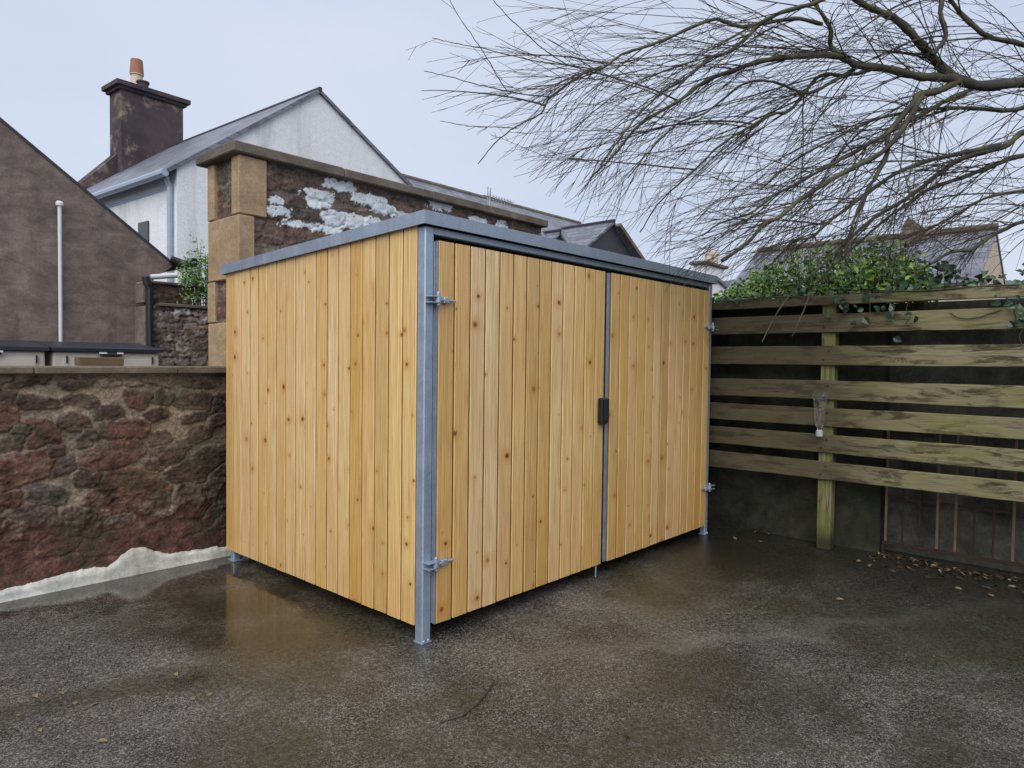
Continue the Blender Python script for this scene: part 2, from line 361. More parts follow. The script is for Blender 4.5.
# ------------------------------------------------------------------ numpy noise + rubble masonry
def vnoise(u, v, f, seed):
    g = np.random.default_rng(seed).random((257, 257)); uu = (u*f) % 256; vv = (v*f) % 256
    i = uu.astype(int); j = vv.astype(int); a = uu-i; b = vv-j; a = a*a*(3-2*a); b = b*b*(3-2*b)
    return (g[i, j]*(1-a)+g[i+1, j]*a)*(1-b)+(g[i, j+1]*(1-a)+g[i+1, j+1]*a)*b
def fbm(u, v, f, seed, o=4):
    s = 0; a = 1; t = 0
    for k in range(o): s = s+a*vnoise(u+k*3.7, v+k*1.9, f, seed+k); t += a; a *= .55; f *= 2.1
    return s/t
def sstep(a, b, x): t = np.clip((x-a)/(b-a), 0, 1); return t*t*(3-2*t)
def courses(W, H, hmin, hmax, pal, seed, asp=(1.0, 2.4)):
    rg = np.random.default_rng(seed); L = []; v = 0
    while v < H:
        h = rg.uniform(hmin, hmax); u = -rg.uniform(0, .2)
        while u < W:
            w = h*rg.uniform(*asp); hh = h*rg.uniform(.75, 1.12)
            L.append((u+w/2, v+h/2+rg.uniform(-.12, .12)*h, w/2, hh/2, pal[rg.integers(len(pal))])); u += w
        v += h
    return L
def rubble(W, H, res, stones, mortar, depth=.03, seed=1, gap=.10, mot=.35, paint=None, red=None):
    nu, nv = int(W/res)+1, int(H/res)+1
    U, V = np.meshgrid(np.linspace(0, W, nu), np.linspace(0, H, nv), indexing='ij'); u = U.ravel(); v = V.ravel()
    wu = u+(fbm(u, v, 8, seed)-.5)*.085+(fbm(u, v, 40, seed+9)-.5)*.014; wv = v+(fbm(u, v, 8, seed+20)-.5)*.065+(fbm(u, v, 40, seed+29)-.5)*.014
    d1 = np.full(len(u), 9.); d2 = np.full(len(u), 9.); idx = np.zeros(len(u), int)
    for k, (su, sv, hw, hh, c) in enumerate(stones):
        m_ = (np.abs(wu-su) < 2*hw+.05) & (np.abs(wv-sv) < 2*hh+.05)
        tl = math.sin(k*12.9)*.22; du = wu[m_]-su; dv = wv[m_]-sv+tl*du; du = du*(1+.5*math.sin(k*7.3)*dv/hh*.5)
        d = ((np.abs(du)/hw)**3.4+(np.abs(dv)/hh)**3.4)**(1/3.4)
        a = d1[m_]; b = d2[m_]; lt = d < a
        d2[m_] = np.where(lt, a, np.minimum(b, d)); d1[m_] = np.where(lt, d, a)
        ii = idx[m_]; ii[lt] = k; idx[m_] = ii
    s = sstep(1.15, 1.0, d1)*sstep(.01, gap*1.5, d2-d1)
    SC = np.array([q[4] for q in stones]); col = SC[idx]
    n1 = fbm(u, v, 16, seed+40, 5); n2 = fbm(u*.5, v*3, 14, seed+50, 4); n3 = fbm(u, v, 60, seed+60, 3)
    col = col*(1+((n1-.5)*2.6+(n2-.5)*2.2)[:, None]*mot*1.5)*(1+(n3-.5)[:, None]*1.1)
    rs = np.random.default_rng(seed+70).uniform(-.5, .8, len(stones))[idx]
    rg_ = np.abs(fbm(u*.7, v*1.6, 13, seed+66, 4)-.5)*2
    h = s*depth*(1+rs*.6)+(n1-.5)*.012+(n3-.5)*.007-rg_*.014*s
    mc = np.array(mortar)*(.55+.9*fbm(u, v, 7, seed+80))[:, None]*(1+(n3-.5)[:, None]*.7)
    smear = np.clip(sstep(.50, .66, fbm(u, v, 7, seed+90))*.30+sstep(.55, .95, d1)*.30*sstep(.42, .6, fbm(u, v, 18, seed+95)), 0, 1)
    s2 = np.clip(s*(1-smear*.7), 0, 1); h = h*(1-smear*.5)
    col = col*s2[:, None]+mc*(1-s2)[:, None]
    if red is not None: col, h = red(u, v, col, h, n1, n3)
    if paint is not None: col, h = paint(u, v, col, h, n1, n3)
    col = np.clip(col, .004, .9)
    q = np.arange(nu*nv).reshape(nu, nv)
    Fq = np.stack([q[:-1, :-1], q[1:, :-1], q[1:, 1:], q[:-1, 1:]], -1).reshape(-1, 4)
    return u, v, h, col, Fq
def slab_patch(name, outline_top, x0, base_z, y, mat, parent): pass

# ------------------------------------------------------------------ setting: ground
def sheet(name, x0, x1, y0, y1, z, mat):
    mb = MB(); mb.add([(x0, y0, z), (x1, y0, z), (x1, y1, z), (x0, y1, z)], [(0, 1, 2, 3)])
    o = mb.build(name, mat); o['kind'] = 'structure'; return o
sheet('ground', -400, 400, -400, 400, 0, ASPH)
mb = MB(); mb.box(-14, 60, 2.70, 60, -.2, .75); o = mb.build('garden_terrace', SOIL); o['kind'] = 'structure'
mb = MB(); mb.box(3.86, 14, -14, 2.69, -.2, 1.93); o = mb.build('raised_garden_soil', SOIL); o['kind'] = 'structure'

# ------------------------------------------------------------------ the timber shed
W, D, H, FALL = 3.194, 2.147, 2.2, .087
shed = thing('timber_shed', (0, 0, 0), 'new pale timber clad storage shed with galvanised frame and two closed doors', 'shed')
bno = [0]
def boards(mb, n, span0, span1, z0, ztop, plane):
    """vertical boards with eased edges; plane maps (u across, depth inwards, z) to a point"""
    w = (span1-span0)/n
    for k in range(n):
        bno[0] += 1; u0 = span0+k*w; g = .0042; e = .0050; jit = random.uniform(-.0012, .0012)
        prof = [(u0+g, .016), (u0+g, e*.9), (u0+g+e, jit), (u0+w-g-e, jit), (u0+w-g, e*.9), (u0+w-g, .016)]
        nz = 2; vs = []; at = []
        for j in range(nz):
            for u, d in prof:
                zz = z0+random.uniform(-.0015, .0015) if j == 0 else ztop(u)
                vs.append(plane(u, d, zz)); at.append((u-u0, zz, float(bno[0])))
        m_ = len(prof); fs = [(i, i+1, i+1+m_, i+m_) for i in range(m_-1)]+[tuple(range(m_)), tuple(range(2*m_-1, m_-1, -1)), (m_-1, 0, m_, 2*m_-1)]
        mb.add(vs, fs, at)
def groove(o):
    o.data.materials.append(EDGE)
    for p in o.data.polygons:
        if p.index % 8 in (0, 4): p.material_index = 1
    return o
zroof = lambda y: H-.0642-FALL*y/D
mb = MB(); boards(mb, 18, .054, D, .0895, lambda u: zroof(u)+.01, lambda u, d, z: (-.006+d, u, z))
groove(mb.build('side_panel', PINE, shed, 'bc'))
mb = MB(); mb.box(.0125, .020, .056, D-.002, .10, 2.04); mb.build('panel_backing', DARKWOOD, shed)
# hidden sides so that the shed is whole from elsewhere
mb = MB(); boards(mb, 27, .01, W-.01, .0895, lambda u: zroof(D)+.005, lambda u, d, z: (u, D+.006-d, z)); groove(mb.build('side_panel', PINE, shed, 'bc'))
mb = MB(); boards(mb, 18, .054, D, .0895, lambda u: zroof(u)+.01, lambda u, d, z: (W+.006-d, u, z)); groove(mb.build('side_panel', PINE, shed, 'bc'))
# posts: square hollow section with a base plate
for px_, py_, zt in ((0, 0, H-.064), (W-.05, 0, H-.064), (.022, D-.062, H-.064-FALL), (W-.082, D-.062, H-.064-FALL)):
    mb = MB(); front = py_ == 0; s_ = .060 if px_ == 0 else .050
    mb.box(px_, px_+s_, py_, py_+s_, .006, zt-.002, .006)
    po = mb.build('post', GALV, shed)
    mb = MB()
    if front: mb.box(px_-.004, px_+s_+.004, py_-.004, py_+s_+.004, 0, .010, .002)
    else: mb.box(px_-.01, px_+s_+.06, py_-.02, py_+s_+.02, 0, .010, .002)
    for bx, by in ((.010, -.002), (.040, -.002)) if front else ((.085, .01), (.085, .04)):
        mb.lathe([(.007, .009), (.007, .018), (.003, .022)], (px_+bx, py_+by, 0), 6)
    mb.build('base_plate', GALV, po)
o_ = .028
mb = MB()
x0, x1, y0, y1 = -o_, W+o_, -o_, D+o_
zt = lambda y: H-FALL*y/D
mb.slab([(x0, y0, zt(y0)), (x1, y0, zt(y0)), (x1, y1, zt(y1)), (x0, y1, zt(y1))], -.004)
roof = mb.build('roof', GALVD, shed)
fh = .064
mb = MB(); mb.box(x0-.002, x1+.002, y0-.003, y0, H-fh, H+.003, .0008); mb.build('fascia', GALVD, roof)
for xs, xe in ((x0-.003, x0), (x1, x1+.003)):
    mb = MB(); P = [(y0, zt(y0)-fh), (y1, zt(y1)-fh), (y1, zt(y1)+.003), (y0, zt(y0)+.003)]; mb.prism(P, 'x', xs, xe); mb.build('fascia', GALV, roof)
mb = MB(); mb.box(x0-.002, x1+.002, y1, y1+.003, H-FALL-fh, H-FALL+.003); mb.build('fascia', GALV, roof)
mb = MB(); mb.box(.0615, W-.052, .004, .050, 2.098, 2.134, .003); mb.build('front_rail', GALVD, shed)
mb = MB(); mb.box(.060, W-.060, .066, .090, 2.03, 2.094); mb.build('header_shadow_board', simple('header_shade', (.015, .016, .018), .7), shed)  # near-black board paints in the shade above the doors
# doors
for k, (dx0, dx1) in enumerate(((.067, 1.590), (1.648, 3.138))):
    door = MB(); boards(door, 13, dx0+.013 if k == 0 else dx0+.004, dx1-.004, .0895, lambda u: 2.0687, lambda u, d, z: (u, -.012+d, z))
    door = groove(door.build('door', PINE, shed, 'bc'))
    mb = MB()
    a, b = dx0, dx1
    mb.box(a, a+.040, .006, .036, .094, 2.064, .002); mb.box(b-.040, b, .006, .036, .094, 2.064, .002)
    mb.box(a+.040, b-.040, .006, .036, .094, .134, .002); mb.box(a+.040, b-.040, .006, .036, 2.024, 2.064, .002)
    if k == 0: mb.box(a+.004, a+.0115, -.010, .006, .092, 2.066)
    else: mb.box(a-.030, a+.001, -.0015, .006, .092, 2.066, .001)
    mb.build('door_frame', GALVD, door)
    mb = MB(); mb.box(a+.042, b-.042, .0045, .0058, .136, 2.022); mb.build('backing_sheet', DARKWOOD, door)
    # adjustable hinges: two plates off the post, an eye and a threaded bolt through the boards
    side = 1 if k == 0 else -1
    xp = .025 if k == 0 else W-.025
    xe = dx0-.005 if k == 0 else dx1+.005
    for zh, up in ((1.765, 1), (.41, 1)):
        mb = MB()
        if k == 0: e0, e1 = xp-.022, xe+.010
        else: e0, e1 = xe-.010, xp+.060
        for dz in (-.016, .014):
            mb.box(min(e0, e1), max(e0, e1), -.046, -.0008, zh+dz-.003, zh+dz+.003, .0012)
        mb.lathe([(.0095, -.030), (.0095, .034), (.006, .040)], ((xe-.002*side), -.034, zh), 10)
        mb.lathe([(.015, -.012), (.015, .012)], ((xe-.002*side), -.034, zh), 12)
        xs_, xf_ = xe, xe+side*.125
        mb.tube([(xs_, -.034, zh), (xe+side*.062, -.028, zh), (xf_, -.026, zh)], [.0085, .0075, .0065], 8)
        mb.box(min(xe+side*.035, xe+side*.075), max(xe+side*.035, xe+side*.075), -.040, -.0125, zh-.016, zh+.016, .004)
        mb.tube([(xe+side*.045, -.046, zh), (xe+side*.045, -.012, zh)], .010, 6)
        mb.build('hinge', GALV, door)
    if k == 0:
        mb = MB(); mb.box(1.506, 1.584, -.050, -.0125, 1.045, 1.222, .008); mb.prism([(1.507, 1.047), (1.545, 1.047), (1.52, 1.08), (1.507, 1.09)], 'y', -.058, -.0505)
        lk = mb.build('lock_box', BLACK, door)
        mb = MB(); mb.box(1.532, 1.588, -.0540, -.0502, 1.075, 1.215, .0015); mb.build('lock_cover', simple('dark_steel', (.035, .042, .052), .4, .2, 9, .4), lk)
        mb = MB(); mb.tube([(1.530, -.004, .006), (1.530, -.004, .11)], .0055, 8); mb.build('drop_bolt', GALV, door)
    else:
        mb = MB(); mb.box(1.626, 1.640, -.012, -.0018, 1.085, 1.165, .002); mb.build('keep_plate', WHITEPL, door)

# ------------------------------------------------------------------ low garden wall on the left
RD = (.098, .045, .031); DK = (.058, .035, .027); MD = (.070, .041, .031); GY = (.068, .046, .036); DR = (.078, .038, .028); SPK = (.085, .070, .060)
hand = [(8,205,48,40,RD),(215,165,50,18,DK),(205,225,45,20,DR),(110,255,50,32,RD),(100,170,60,20,DK),(380,162,35,20,RD),(450,160,28,22,MD),(535,165,45,25,MD),(595,180,25,22,DK),
 (300,200,35,18,DK),(345,245,60,25,RD),(430,205,30,16,DK),(525,215,35,12,DK),(595,220,25,16,RD),(540,258,38,22,RD),(300,315,85,34,RD),(50,352,90,44,RD),(465,315,45,36,MD),(580,325,40,30,DK),
 (238,280,22,18,MD),(355,418,98,60,RD),(510,362,60,26,MD),(130,425,50,26,SPK),(15,440,36,26,RD),(225,500,52,40,GY),(95,495,84,40,GY),(520,440,50,42,GY),(430,270,30,20,MD),(592,400,32,42,DK),
 (505,522,42,15,DK),(60,560,72,25,DR),(325,492,30,20,SPK),(430,482,26,15,SPK),(170,345,30,24,GY),(30,280,36,24,DK),(75,115,60,10,DK),(210,118,40,12,DK),(300,117,28,10,(.26,.21,.17)),
 (365,116,20,10,(.20,.15,.12)),(430,116,30,9,(.15,.11,.09)),(540,118,40,10,MD),(150,300,24,18,DK),(240,385,40,20,DK),(60,250,34,18,DK),(250,255,22,16,DK),(420,345,24,16,DR),(25,150,30,18,DK),(590,480,34,30,DK),
 (160,560,60,22,RD),(280,560,60,24,RD),(400,560,70,26,RD),(540,560,70,24,RD),(30,610,60,22,RD),(180,610,60,22,RD),(330,610,60,22,RD),(30,510,30,20,DR)]
X0, WY = -4.2, 2.29
stones = []
for zx, zy, hw, hh, c_ in hand:
    px_, py_ = zx/2.743, 340+zy/2.743
    p = at_y(px_, py_, WY); a = at_y(px_+hw/2.743, py_, WY); b = at_y(px_, py_+hh/2.743, WY)
    stones.append((p[0]-X0, p[2], max(.03, abs(a[0]-p[0])*1.05), max(.02, abs(b[2]-p[2])*1.05), c_))
lim = -1.36-X0
stones += [q for q in courses(lim-.12, 1.34, .10, .22, [RD, DK, MD, DR, GY], 5)]
stones += [(q[0]+(.1-X0), *q[1:]) for q in courses(3.2, 1.34, .10, .22, [RD, DK, MD, DR, GY], 6)]
def lowred(u, v, col, h, n1, n3):
    k = sstep(.50, .32, v+(n1-.5)*.5)*.92
    rc = np.array((.098, .042, .033))*(1+(n1-.5)*2.2+(n3-.5)*.7)[:, None]
    col = col*(1-k[:, None])+rc*k[:, None]; h = h*(1-k*.75)+k*(n1-.5)*.012
    d = sstep(-.35, .02, u+X0)*.45+sstep(1.20, 1.34, v)*.35                     # darker by the shed and just under the coping
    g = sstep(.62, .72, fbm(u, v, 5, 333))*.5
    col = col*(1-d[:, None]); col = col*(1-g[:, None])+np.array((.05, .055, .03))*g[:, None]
    return col, h
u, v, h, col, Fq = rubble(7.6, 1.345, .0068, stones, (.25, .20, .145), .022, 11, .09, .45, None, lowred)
lw = thing('stone_wall', (-.6, 2.5, 0), 'low red sandstone rubble garden wall left of the shed with flat coping', 'wall')
V_ = np.stack([X0+u, WY-h, v], -1)
np_mesh('wall_face', V_, Fq, RUB, lw, True, col)
mb = MB(); mb.box(X0, X0+7.6, WY+.03, 2.66, 0, 1.345); mb.build('wall_core', CONC, lw)
mb = MB(); xx = X0
while xx < 3.3:
    L = random.uniform(.7, 1.2); mb.box(xx, xx+L-.004, 2.235+random.uniform(-.004, .004), 2.70, 1.347, 1.392+random.uniform(-.003, .003), .006); xx += L
mb.build('coping', COPING, lw)
# band of white mortar along the foot
prof = [(-4.2, .06), (-3.1, .09), (-2.2, .05), (-1.7, .08), (-1.3, .072), (-1.16, .074), (-.99, .095), (-.86, .092), (-.73, .10), (-.65, .142), (-.59, .168), (-.50, .166), (-.41, .122), (-.34, .085), (-.2, .080), (-.06, .075), (.05, .07), (.6, .06), (2, .05), (3.3, .05)]
xs = np.arange(-4.2, 3.3, .008); tz = np.interp(xs, [p[0] for p in prof], [p[1] for p in prof])
tz = np.maximum(.02, tz+(fbm(xs, xs*0, 7, 3, 5)-.5)*.05+(fbm(xs, xs*0+2, 26, 8)-.5)*.020)
rows = 6; V_ = []; n = len(xs)
for j in range(rows):
    t = j/(rows-1); hh_ = tz*t
    yy = WY-.034+.004*t-(fbm(xs, xs*0+t*.15, 4, 77)-.5)*.006+(.012 if j == rows-1 else 0)
    if j == 0: yy = yy-.006
    V_ += [(a, b, c) for a, b, c in zip(xs, yy, hh_)]
V_ += [(a, WY-.0, c+.004) for a, c in zip(xs, tz)]
q = np.arange(n*(rows+1)).reshape(rows+1, n)
np_mesh('white_mortar_band', V_, np.stack([q[:-1, :-1], q[:-1, 1:], q[1:, 1:], q[1:, :-1]], -1).reshape(-1, 4), PATCH, lw)['label'] = 'flaking white mortar band along the foot of the wall'
# small brown block lying on the coping
p0 = at_y(78, 366, 2.52); p1 = at_y(123, 366, 2.52)
mb = MB(); mb.box(p0[0], p1[0], 2.50, 2.60, 1.3955, 1.452, .004)
o = base_origin(mb.build('wood_block', OLDBLOCK), ((p0[0]+p1[0])/2, 2.55, 1.3955)); tag(o, 'small brown wooden block lying on the low wall coping before the storage box', 'wood block')

# ------------------------------------------------------------------ tall rubble wall behind the shed
TY, TX0, TX1, TZ = 3.2, .62, 4.75, 3.235
tw = thing('stone_wall', (2.6, 3.5, .75), 'tall rubble wall behind the shed with sandstone quoins and white paint patches', 'wall')
pal = [(.115, .066, .051), (.14, .080, .060), (.085, .064, .050), (.11, .088, .066), (.165, .10, .074), (.13, .112, .082)]
blobs = []
for zx, zy, rx, ry in [(588,388,55,20),(500,434,52,32),(348,443,30,11),(350,482,50,17),(690,440,62,20),(730,470,40,18),(440,530,70,9),(560,520,34,44),(640,520,110,26),(520,545,40,14),(790,492,60,12),(770,480,16,24)]:
    p = at_y(180+zx*.2734, 80+zy*.2734, TY); a = at_y(180+(zx+rx)*.2734, 80+zy*.2734, TY); b = at_y(180+zx*.2734, 80+(zy+ry)*.2734, TY)
    blobs.append((p[0]-TX0, p[2], abs(a[0]-p[0]), abs(b[2]-p[2])))
for px_, py_, rw, rh in ((478, 222, .16, .05), (440, 205, .2, .05), (500, 226, .1, .06)):
    p = at_y(px_, py_, TY); blobs.append((p[0]-TX0, p[2], rw, rh))
def white(u, v, col, h, n1, n3):
    k = np.zeros(len(u))
    wu = u+(n1-.5)*.20; wv = v+(n3-.5)*.03+(n1-.5)*.07
    for bu, bv, rw, rh in blobs: k = np.maximum(k, sstep(1.25, .80, ((np.abs(wu-bu)/rw)**4+(np.abs(wv-bv)/rh)**4)**(1/4)))
    k = sstep(.46, .56, k+(n3-.5)*.35)*sstep(.20, .26, n3)
    wc = np.array((.66, .71, .745))*(1+(n3-.5)*.25+(n1-.5)*.5)[:, None]
    return col*(1-k[:, None])+wc*k[:, None], h+k*.006
z0 = .76
bl2 = blobs; blobs = [(a, b-z0, c, d) for a, b, c, d in bl2]
u, v, h, col, Fq = rubble(TX1-TX0, TZ-z0, .010, courses(TX1-TX0, TZ-z0, .12, .26, pal, 21), (.13, .10, .08), .020, 31, .08, .4, white)
np_mesh('wall_face', np.stack([TX0+u, TY-h, z0+v], -1), Fq, RUB, tw, True, col)
u, v, h, col, Fq = rubble(.53, TZ-z0, .012, courses(.53, TZ-z0, .12, .22, pal, 23, (.8, 1.6)), (.16, .13, .10), .018, 41, .08, .4)
np_mesh('wall_face', np.stack([TX0+.01-h, TY+.02+u, z0+v], -1), Fq[:, ::-1], RUB, tw, True, col)
mb = MB(); mb.box(TX0+.03, TX1, TY+.03, 3.76, z0, TZ); mb.build('wall_core', CONC, tw)
# corner stones: long face alternates between front and end
zs = [at_y(241, y_, TY)[2] for y_ in (158, 215, 279, 322, 366)]
zs[0] = TZ; lens = [(.265, .14, .13), (.15, .60, 0), (.25, .16, .14), (.14, .60, 0)]
zz = [TZ, zs[1], zs[2], zs[3], 1.36, 1.0, .76]
for i in range(6):
    zt_, zb_ = zz[i], zz[i+1]; fx, ey, far = lens[i % 4]
    mb = MB(); mb.box(TX0-.034, TX0-.034+fx, TY-.052, TY-.052+ey, zb_+.004, zt_-.004, .008); mb.build('quoin', SAND, tw)
    if far:
        mb = MB(); mb.box(TX0-.034, TX0+.15, TY+.56-far, TY+.56, zb_+.004, zt_-.004, .008); mb.build('quoin', SAND, tw)
mb = MB(); xx = TX0-.10; first = True
while xx < TX1:
    L = random.uniform(.75, 1.15); L = min(L, TX1+.05-xx)
    mb.box(xx, xx+L-.003, TY-.10+random.uniform(-.004, .004), 3.86, TZ+.002, TZ+.092+random.uniform(-.004, .004), .010); xx += L
mb.build('coping', COPING2, tw)

# ------------------------------------------------------------------ brown rendered gable building
GY_ = 5.6
gb = thing('rendered_building', (-2, 7, .75), 'brown rendered gable end with white vent pipe behind the storage boxes', 'building')
sl = (3.77-2.56)/(1.61); ex, ez = 1.0, 2.56; ax_, az_ = -2.3, 2.56+sl*3.3
mb = MB(); poly = [(-5.6, .75), (.80, .75), (.80, 2.36), (ex, 2.50), (ex, ez), (ax_, az_), (-5.6, ez)]
mb.prism(poly, 'y', GY_, 11); mb.build('wall', GABLE, gb)
mb = MB()
for sx in (1, -1):
    e_ = ax_+sx*3.38; zz_ = az_-sl*3.38
    mb.slab([(ax_, GY_-.012, az_+.006), (e_, GY_-.012, zz_+.006), (e_, 11.05, zz_+.006), (ax_, 11.05, az_+.006)], .025*(-sx))
mb.build('roof', DARKSL, gb)
mb = MB(); mb.box(ax_-.1, ax_+.1, GY_-.06, 11.06, az_+.04, az_+.14, .01); mb.build('ridge', DARKSL, gb)
mb = MB(); a = at_y(60, 204, 5.53); mb.tube([(a[0], 5.545, 1.45), (a[0], 5.545, a[2])], .018, 10); vp = mb.build('vent_pipe', WHITEPL, gb)
mb = MB(); mb.lathe([(.020, -.02), (.034, -.015), (.036, .01), (.026, .03), (.01, .034)], (a[0], 5.545, a[2]), 12); mb.build('cowl', WHITEPL, vp)
mb = MB(); b = at_y(147, 277, 5.15); c_ = at_y(176, 275, 5.15)
mb.tube([(b[0]-.01, 5.13, b[2]-.02), (b[0]+.015, 5.13, b[2]-.14), (b[0]+.02, 5.13, 1.0)], .034, 10); mb.tube([(b[0]-.02, 5.13, b[2]), (b[0], 5.13, b[2]-.09)], .042, 10)
dp = mb.build('downpipe', BLACKPIPE, gb)
mb = MB(); mb.tube([(b[0]+.03, 5.13, b[2]+.0), (c_[0], 5.13, c_[2]-.005)], .028, 10); mb.build('overflow_pipe', WHITEPL, dp)
mb = MB(); p = at_y(178, 261, 5.5); mb.tube([(p[0]-.06, 5.56, p[2]+.02), (p[0]+.12, 5.52, p[2]-.03)], .045, 8); mb.tube([(p[0]+.1, 5.3, p[2]-.02), (p[0]+.1, 11, p[2]-.02)], .05, 8); mb.build('gutter', BLACKPIPE, gb)

# small rubble wall between the gable and the tall wall
rw = thing('stone_wall', (.95, 5.3, .75), 'short pale rubble wall between the brown gable and the sandstone quoins', 'wall')
x0_, x1_ = at_y(146, 300, 5.2)[0], 2.4
pal2 = [(.17, .125, .105), (.23, .18, .15), (.13, .10, .085), (.30, .25, .215), (.20, .14, .105)]
zc = [2.0, 2.22]
def wp(u, v, col, h, n1, n3):
    k = sstep(.10, .02, np.abs(v-1.17-.02))*sstep(.55, .66, n1)*(u > .25); return col*(1-k[:, None])+np.array((.6, .6, .6))*k[:, None], h
u, v, h, col, Fq = rubble(x1_-x0_, 1.25, .012, courses(x1_-x0_, 1.25, .055, .12, pal2, 55, (.9, 2.0)), (.16, .13, .11), .022, 61, .08, .4, wp)
np_mesh('wall_face', np.stack([x0_+u, 5.2-h, .76+v], -1), Fq, RUB2, rw, True, col)
mb = MB(); mb.box(x0_, x1_, 5.23, 5.52, .75, 2.01); mb.build('wall_core', GABLE, rw)
mb = MB(); mb.box(x0_+.12, x1_, 5.15, 5.56, 2.012, 2.05, .008); mb.build('coping', COPING, rw)
wl = .50
u, v, h, col, Fq = rubble(wl, .20, .012, courses(wl, .2, .07, .11, [(.10, .06, .045), (.14, .09, .06)], 57, (1.5, 2.6)), (.16, .13, .11), .02, 63, .08, .4)
np_mesh('upper_course', np.stack([x0_+u, 5.24-h, 2.052+v], -1), Fq, RUB2, rw, True, col)
mb = MB(); mb.box(x0_, x0_+wl, 5.27, 5.50, 2.052, 2.25); mb.box(x0_+.02, x0_+wl+.12, 5.20, 5.55, 2.252, 2.285, .008); mb.build('upper_coping', GABLE, rw)

# ------------------------------------------------------------------ storage boxes behind the low wall
def storage_box(xa, xb, label, cap):
    t = thing('storage_box', ((xa+xb)/2, 4.3, .75), label, 'storage box', 'cream storage boxes behind the low wall')
    mb = MB(); mb.box(xa+.01, xb-.01, 4.0, 4.62, .752, 1.497, .012)
    n = 2; wd = (xb-xa-.14)/n
    for i in range(n): mb.box(xa+.07+i*wd+.006, xa+.07+(i+1)*wd-.006, 3.990, 3.9995, .80, 1.44, .004)
    mb.build('body', CREAMPL, t)
    mb = MB(); mb.prism([(3.965, 1.500), (3.965, 1.528), (3.99, 1.536), (4.62, 1.592), (4.65, 1.585), (4.65, 1.5)], 'x', xa-.012, xb+.012); mb.build('lid', NAVY, t)
    mb = MB(); mb.box(cap-.02, cap+.15, 3.955, 3.9885, 1.462, 1.482, .004); mb.build('latch', BLACK, t)
    for c0, c1 in ((-.03, .03), (.11, .16)):
        mb = MB(); mb.box(cap+c0, cap+c1, 3.950, 3.9545, 1.482, 1.496); mb.build('latch_plate', WHITEPL, t)
    for hx in (xa+.10, xb-.08):
        mb = MB(); mb.box(hx, hx+.010, 3.972, 3.9895, 1.40, 1.462, .002); mb.build('side_clip', RUST, t)
storage_box(-1.47, -.635, 'cream plastic storage box with dark lid, cut off by the left edge', -1.1)
storage_box(-.60, .258, 'cream plastic storage box with dark lid and black latch beside the rubble wall', -.23)

# ------------------------------------------------------------------ white gabled house
wh = thing('white_house', (6, 14, .75), 'white harled gabled house with slate roof and tall smoke stained chimney', 'house')
E_ = np.array([-.062, 1, 0]); E_ /= np.linalg.norm(E_); G_ = np.array([E_[1], -E_[0], 0]); C0 = np.array([3.2, 10.89, 0])
def hp(g, s, z): p = C0+G_*g+E_*s; return (p[0], p[1], z)
za, ze, ga, zr, gr_ = 7.50, 5.12, 3.17, 5.12, 7.5
mb = MB(); pr = [(0, .75), (gr_, .75), (gr_, zr), (ga, za), (0, ze)]
vs = [hp(g, 0, z) for g, z in pr]+[hp(g, 8, z) for g, z in pr]
mb.add(vs, [(0, 1, 2, 3, 4), (9, 8, 7, 6, 5)]+[(i, i+5, (i+1) % 5+5, (i+1) % 5) for i in range(5)]); mb.build('wall', WHITEW, wh)
mb = MB()
k = (za-ze)/ga
mb.slab([hp(ga, -.07, za+.03), hp(-.22, -.07, ze+.03-.22*k), hp(-.22, 8.1, ze+.03-.22*k), hp(ga, 8.1, za+.03)], .07)
k2 = (za-zr)/(gr_-ga)
mb.slab([hp(ga, -.07, za+.032), hp(gr_+.2, -.07, zr+.032-.2*k2), hp(gr_+.2, 8.1, zr+.032-.2*k2), hp(ga, 8.1, za+.032)], -.07)
rf = mb.build('roof', SLATE_Y, wh)
mb = MB(); mb.tube([hp(ga, -.09, za+.02), hp(ga, 8.1, za+.02)], .05, 8); mb.build('ridge', DARKSL, rf)
mb = MB(); mb.tube([hp(-.24, -.05, ze-.20), hp(-.24, 7.6, ze-.20)], .075, 8); gt = mb.build('gutter', GREYGUT, wh)
mb = MB(); mb.tube([hp(-.16, .12, ze-.22), hp(-.07, .14, ze-.42), hp(-.07, .14, .75)], .05, 8); mb.build('downpipe', GREYGUT, wh)
mb = MB(); mb.box(0, .01, 0, .01, 0, .01); mb = MB()
q_ = [hp(-.012, .25, ze-.42), hp(-.012, 7.8, ze-.42), hp(-.012, 7.8, ze-.36), hp(-.012, .25, ze-.36)]; mb.slab(q_, .01); mb.build('soffit_board', GREYGUT, wh)
mb = MB(); mb.slab([hp(-.03, 1.15, 3.6), hp(-.03, 1.6, 3.6), hp(-.03, 1.6, 4.2), hp(-.03, 1.15, 4.2)], .02); mb.build('window', simple('dark_pane', (.03, .035, .04), .15, .2), wh)
# chimney on the far end of the ridge
def chb(mb, g0, g1, s0, s1, z0, z1):
    vs = [hp(g, s, z) for g in (g0, g1) for s in (s0, s1) for z in (z0, z1)]
    mb.add(vs, [(0, 1, 3, 2), (4, 6, 7, 5), (0, 4, 5, 1), (2, 3, 7, 6), (0, 2, 6, 4), (1, 5, 7, 3)])
S0, S1 = 6.9, 7.65; gl, gr2 = ga-1.36, ga+.32
mb = MB(); chb(mb, gl, gr2, S0, S1, 5.2, 8.82)
kk = [(gl-1.0, 4.9), (gl+.1, 4.9), (gl+.1, 7.15), (gl-.03, 7.0), (gl-1.0, 5.95)]
vs = [hp(g, S0+.25, z) for g, z in kk]+[hp(g, S1+.2, z) for g, z in kk]
mb.add(vs, [(0, 1, 2, 3, 4), (9, 8, 7, 6, 5)]+[(i, i+5, (i+1) % 5+5, (i+1) % 5) for i in range(5)])
